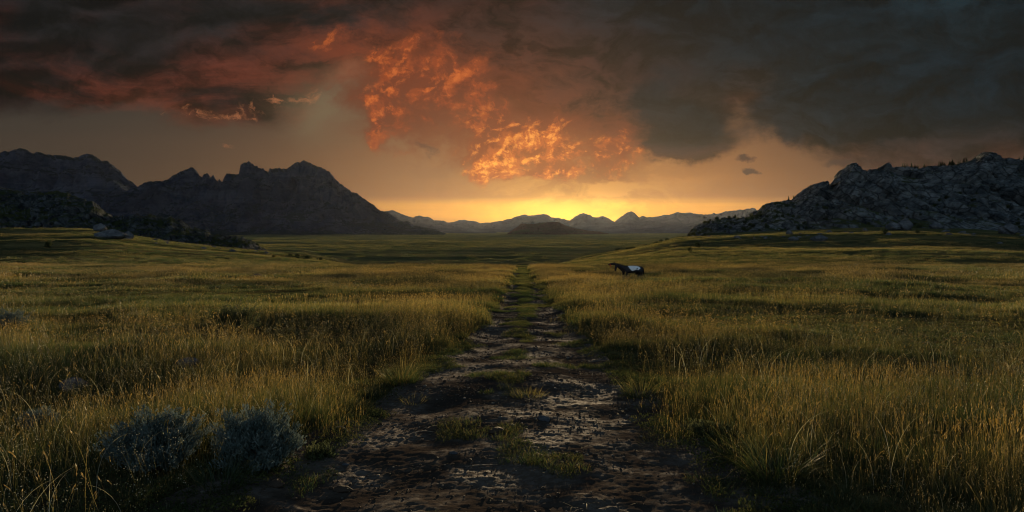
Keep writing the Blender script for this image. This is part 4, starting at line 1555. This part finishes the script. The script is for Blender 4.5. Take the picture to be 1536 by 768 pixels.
stick(514, 664, .27, .012, -.7, 1, 'thick bleached branch lying at the left edge of the track', .03)
stick(635, 664, .24, .008, .35, 2, 'thin pale branch lying on the bare track', .02)
stick(405, 712, .36, .009, -.25, 3, 'slender dry twig lying under the big sagebrush', .02)
stick(720, 718, .4, .006, .1, 4, 'long thin twig lying across the middle of the near track', .01)
for i, (x, y, w, lab) in enumerate(((518, 714, 10, 'small round yellowish stone on the near left of the track'), (648, 658, 18, 'dark flat stone beside the thin pale branch'), (415, 748, 30, 'dark earth lump at the lower left of the track'),
                     (515, 754, 26, 'second dark lump at the bottom edge of the track'), (745, 664, 26, 'dark flat stone in the middle of the track'), (815, 645, 22, 'pale flat stone on the right wheel rut'), (680, 700, 14, 'small stone right of the yellowish round stone'))):
    o = rock(x, y, w, w * .26, lab, M_CLOD if 'earth' in lab or 'dark' in lab else M_STONE, None, 320 + i, .8, .25, i, 'stone')
    o['category'] = 'stone'
    zz = float(track_z(np.array(o.location.x), np.array(o.location.y)))
    o.location.z = zz + o.scale[2] * .35


# ------------------------------------------------------------------ horses
def coat(name, dark, white=False):
    m, nt, out = new_mat(name)
    tc = nt.nodes.new('ShaderNodeTexCoord')
    sp = nt.nodes.new('ShaderNodeSeparateXYZ')
    nt.links.new(tc.outputs['Object'], sp.inputs[0])
    x, y, z = (S(nt, sp.outputs[i]) for i in range(3))
    n = noise(nt, tc.outputs['Object'], 7.0, 5, 0.6)
    c = mixc(nt, n.step(.35, .65), tuple(v * .6 for v in dark), dark)
    if white:
        n2 = noise(nt, tc.outputs['Object'], 3.2, 4, 0.6)
        d = ((x - 0.02) / 0.47)
        q = ((z - 1.10) / 0.26)
        f = (d * d + q * q + (n2 - .5) * 4.5).step(1.05, .80)
        c = mixc(nt, f, c, (0.86, 0.86, 0.88))
        f2 = (noise(nt, tc.outputs['Object'], 9.0, 4, 0.6)).step(.62, .70) * f
        c = mixc(nt, f2 * .7, c, (0.30, 0.30, 0.32))
    principled(nt, out, c, 0.6, 0.35)
    return m


def horse(loc, rz, neck, label, mat, seed):
    root = empty('horse', loc, rz, 1.10)
    tag(root, label, 'horse', 'horses standing together in the meadow')
    V, E, Rd = [], [], []
    def v(co, r, par=None):
        V.append(co); Rd.append(r)
        if par is not None: E.append((par, len(V) - 1))
        return len(V) - 1
    pel = v((.56, 0, .98), (.20, .235))
    mid = v((.22, 0, .92), (.26, .30), pel)
    ch = v((-.18, 0, .91), (.25, .30), mid)
    sh = v((-.46, 0, .96), (.19, .255), ch)
    nk = v(neck[0], (.12, .18), sh)
    for i, (c, r) in enumerate(neck[1]):
        nk = v(c, r, nk)
    v((.74, 0, .97), (.13, .16), pel)
    for s in (1, -1):
        dx_ = .05 * s
        a = v((-.46 + dx_, .115 * s, .72), (.085, .10), sh)
        a = v((-.47 + dx_, .12 * s, .40), (.045, .05), a)
        a = v((-.46 + dx_, .12 * s, .13), (.032, .035), a)
        a = v((-.50 + dx_, .12 * s, .02), (.045, .05), a)
        a = v((.63 - dx_, .125 * s, .74), (.11, .15), pel)
        a = v((.58 - dx_, .13 * s, .58), (.07, .09), a)
        a = v((.73 - dx_, .13 * s, .38), (.042, .05), a)
        a = v((.70 - dx_, .13 * s, .12), (.032, .036), a)
        a = v((.66 - dx_, .13 * s, .02), (.045, .05), a)
    me = bpy.data.meshes.new('body')
    me.from_pydata(V, E, [])
    o = link_mesh('body', me, None, root)
    sk = o.modifiers.new('skin', 'SKIN')
    sk.use_smooth_shade = True
    for i, r in enumerate(Rd):
        me.skin_vertices[0].data[i].radius = r
        me.skin_vertices[0].data[i].use_root = (i == 0)
    ss = o.modifiers.new('sub', 'SUBSURF')
    ss.levels = ss.render_levels = 2
    dg = bpy.context.evaluated_depsgraph_get()
    me2 = bpy.data.meshes.new_from_object(o.evaluated_get(dg))
    me2.name = 'body'
    o.modifiers.clear()
    o.data = me2
    me2.materials.clear()
    me2.materials.append(mat)
    me2.polygons.foreach_set('use_smooth', np.ones(len(me2.polygons), bool))
    return root


def strands(name, root, starts, mat, wd=.02):
    bm = bmesh.new()
    for pts in starts:
        prev = None
        for i, p_ in enumerate(pts):
            w = wd * (1 - .7 * i / (len(pts) - 1))
            a, b = bm.verts.new(p_ + Vector((w, 0, 0))), bm.verts.new(p_ + Vector((-w * .3, w, 0)))
            c = bm.verts.new(p_ + Vector((-w * .3, -w, 0)))
            if prev:
                for k in range(3):
                    bm.faces.new((prev[k], prev[(k + 1) % 3], (a, b, c)[(k + 1) % 3], (a, b, c)[k]))
            prev = (a, b, c)
    me = bpy.data.meshes.new(name)
    bm.to_mesh(me); bm.free()
    return link_mesh(name, me, mat, root)


def ears(root, poll, mat, back):
    for s in (1, -1):
        bm = bmesh.new()
        bmesh.ops.create_cone(bm, cap_ends=True, segments=8, radius1=.032, radius2=.004, depth=.15)
        me = bpy.data.meshes.new('ear')
        for vv in bm.verts: vv.co.z += .06
        bm.to_mesh(me); bm.free()
        o = link_mesh('ear', me, mat, root)
        o.location = poll + Vector((0, .05 * s, .05))
        o.rotation_euler = (.25 * -s, back, 0)


def ring(root, name, c, axis, rad, mat, th=.014):
    bm = bmesh.new()
    q = axis.to_track_quat('Z', 'Y').to_matrix()
    n, k = 16, 5
    vs = [[bm.verts.new(c + q @ Vector(((rad[0] + th * math.cos(b * 6.283 / k)) * math.cos(a * 6.283 / n), (rad[1] + th * math.cos(b * 6.283 / k)) * math.sin(a * 6.283 / n), th * 1.6 * math.sin(b * 6.283 / k)))) for b in range(k)] for a in range(n)]
    for a in range(n):
        for b in range(k):
            bm.faces.new((vs[a][b], vs[(a + 1) % n][b], vs[(a + 1) % n][(b + 1) % k], vs[a][(b + 1) % k]))
    me = bpy.data.meshes.new(name)
    bm.to_mesh(me); bm.free()
    return link_mesh(name, me, mat, root)


M_COATA = coat('pinto_coat', (0.018, 0.015, 0.020), True)
M_COATB = coat('dark_bay_coat', (0.022, 0.016, 0.013))
M_MANE = mat_plain('mane_hair', (0.016, 0.013, 0.012), .6)
M_RED = mat_plain('red_webbing', (0.50, 0.05, 0.03), .7)


def mane_tail(root, crest, rr):
    st = []
    for i in range(26):
        a, b = crest[0], crest[1]
        c = a.lerp(b, i / 25)
        s = rr.choice((-1, 1))
        st.append([c + Vector((0, 0, .02)), c + Vector((.02, .05 * s, .0)), c + Vector((.03, .09 * s, -.09 * rr.uniform(.6, 1.3)))])
    strands('mane', root, st, M_MANE, .016)
    st = []
    for i in range(26):
        dx_, dy_ = rr.uniform(-.03, .05), rr.uniform(-.05, .05)
        st.append([Vector((.74, 0, 1.08)), Vector((.83 + dx_ * .5, dy_ * .6, .98)), Vector((.84 + dx_, dy_, .65)), Vector((.81 + dx_, dy_ * 1.2, .35))])
    strands('tail', root, st, M_MANE, .022)


ux = ray(949.0, 417)[0]
pa = Vector((ux * 57.3, 57.3, 0)); pa.z = float(ground_z(np.array(pa.x), np.array(pa.y)))
ha = horse(pa, 0.06, ((-.68, 0, 1.03), [((-.92, 0, 1.12), (.085, .13)), ((-1.17, 0, 1.24), (.07, .10)), ((-1.31, 0, 1.18), (.095, .125)), ((-1.36, 0, 1.00), (.075, .105)), ((-1.37, 0, .80), (.06, .075)), ((-1.35, 0, .76), (.035, .045))]),
           'nearer dark horse with a large white patch over its back and its head hanging low', M_COATA, 1)
ears(ha, Vector((-1.24, 0, 1.26)), M_COATB, -.2)
mane_tail(ha, (Vector((-.55, 0, 1.22)), Vector((-1.2, 0, 1.34))), random.Random(3))
pb = Vector((pa.x - .12 + .02, 58.4, 0)); pb.z = float(ground_z(np.array(pb.x), np.array(pb.y)))
hb_ = horse(pb, -0.04, ((-.68, 0, 1.07), [((-.92, 0, 1.20), (.085, .13)), ((-1.14, 0, 1.34), (.07, .10)), ((-1.30, 0, 1.37), (.09, .12)), ((-1.48, 0, 1.33), (.07, .095)), ((-1.64, 0, 1.29), (.052, .07)), ((-1.67, 0, 1.27), (.035, .042))]),
            'farther dark horse mostly hidden behind the other, muzzle held out, red halter', M_COATB, 2)
ears(hb_, Vector((-1.20, 0, 1.40)), M_COATB, .1)
mane_tail(hb_, (Vector((-.55, 0, 1.26)), Vector((-1.16, 0, 1.46))), random.Random(4))
h1 = ring(hb_, 'halter', Vector((-1.53, 0, 1.29)), Vector((1, 0, .22)), (.075, .085), M_RED, .02)
h1['label'] = 'red halter noseband'
strands('halter_strap', hb_, [[Vector((-1.53, 0, 1.21)), Vector((-1.50, 0, 1.10)), Vector((-1.44, 0, 1.02))], [Vector((-1.53, .03, 1.21)), Vector((-1.42, .03, 1.15)), Vector((-1.34, .02, 1.27))]], M_RED, .03)
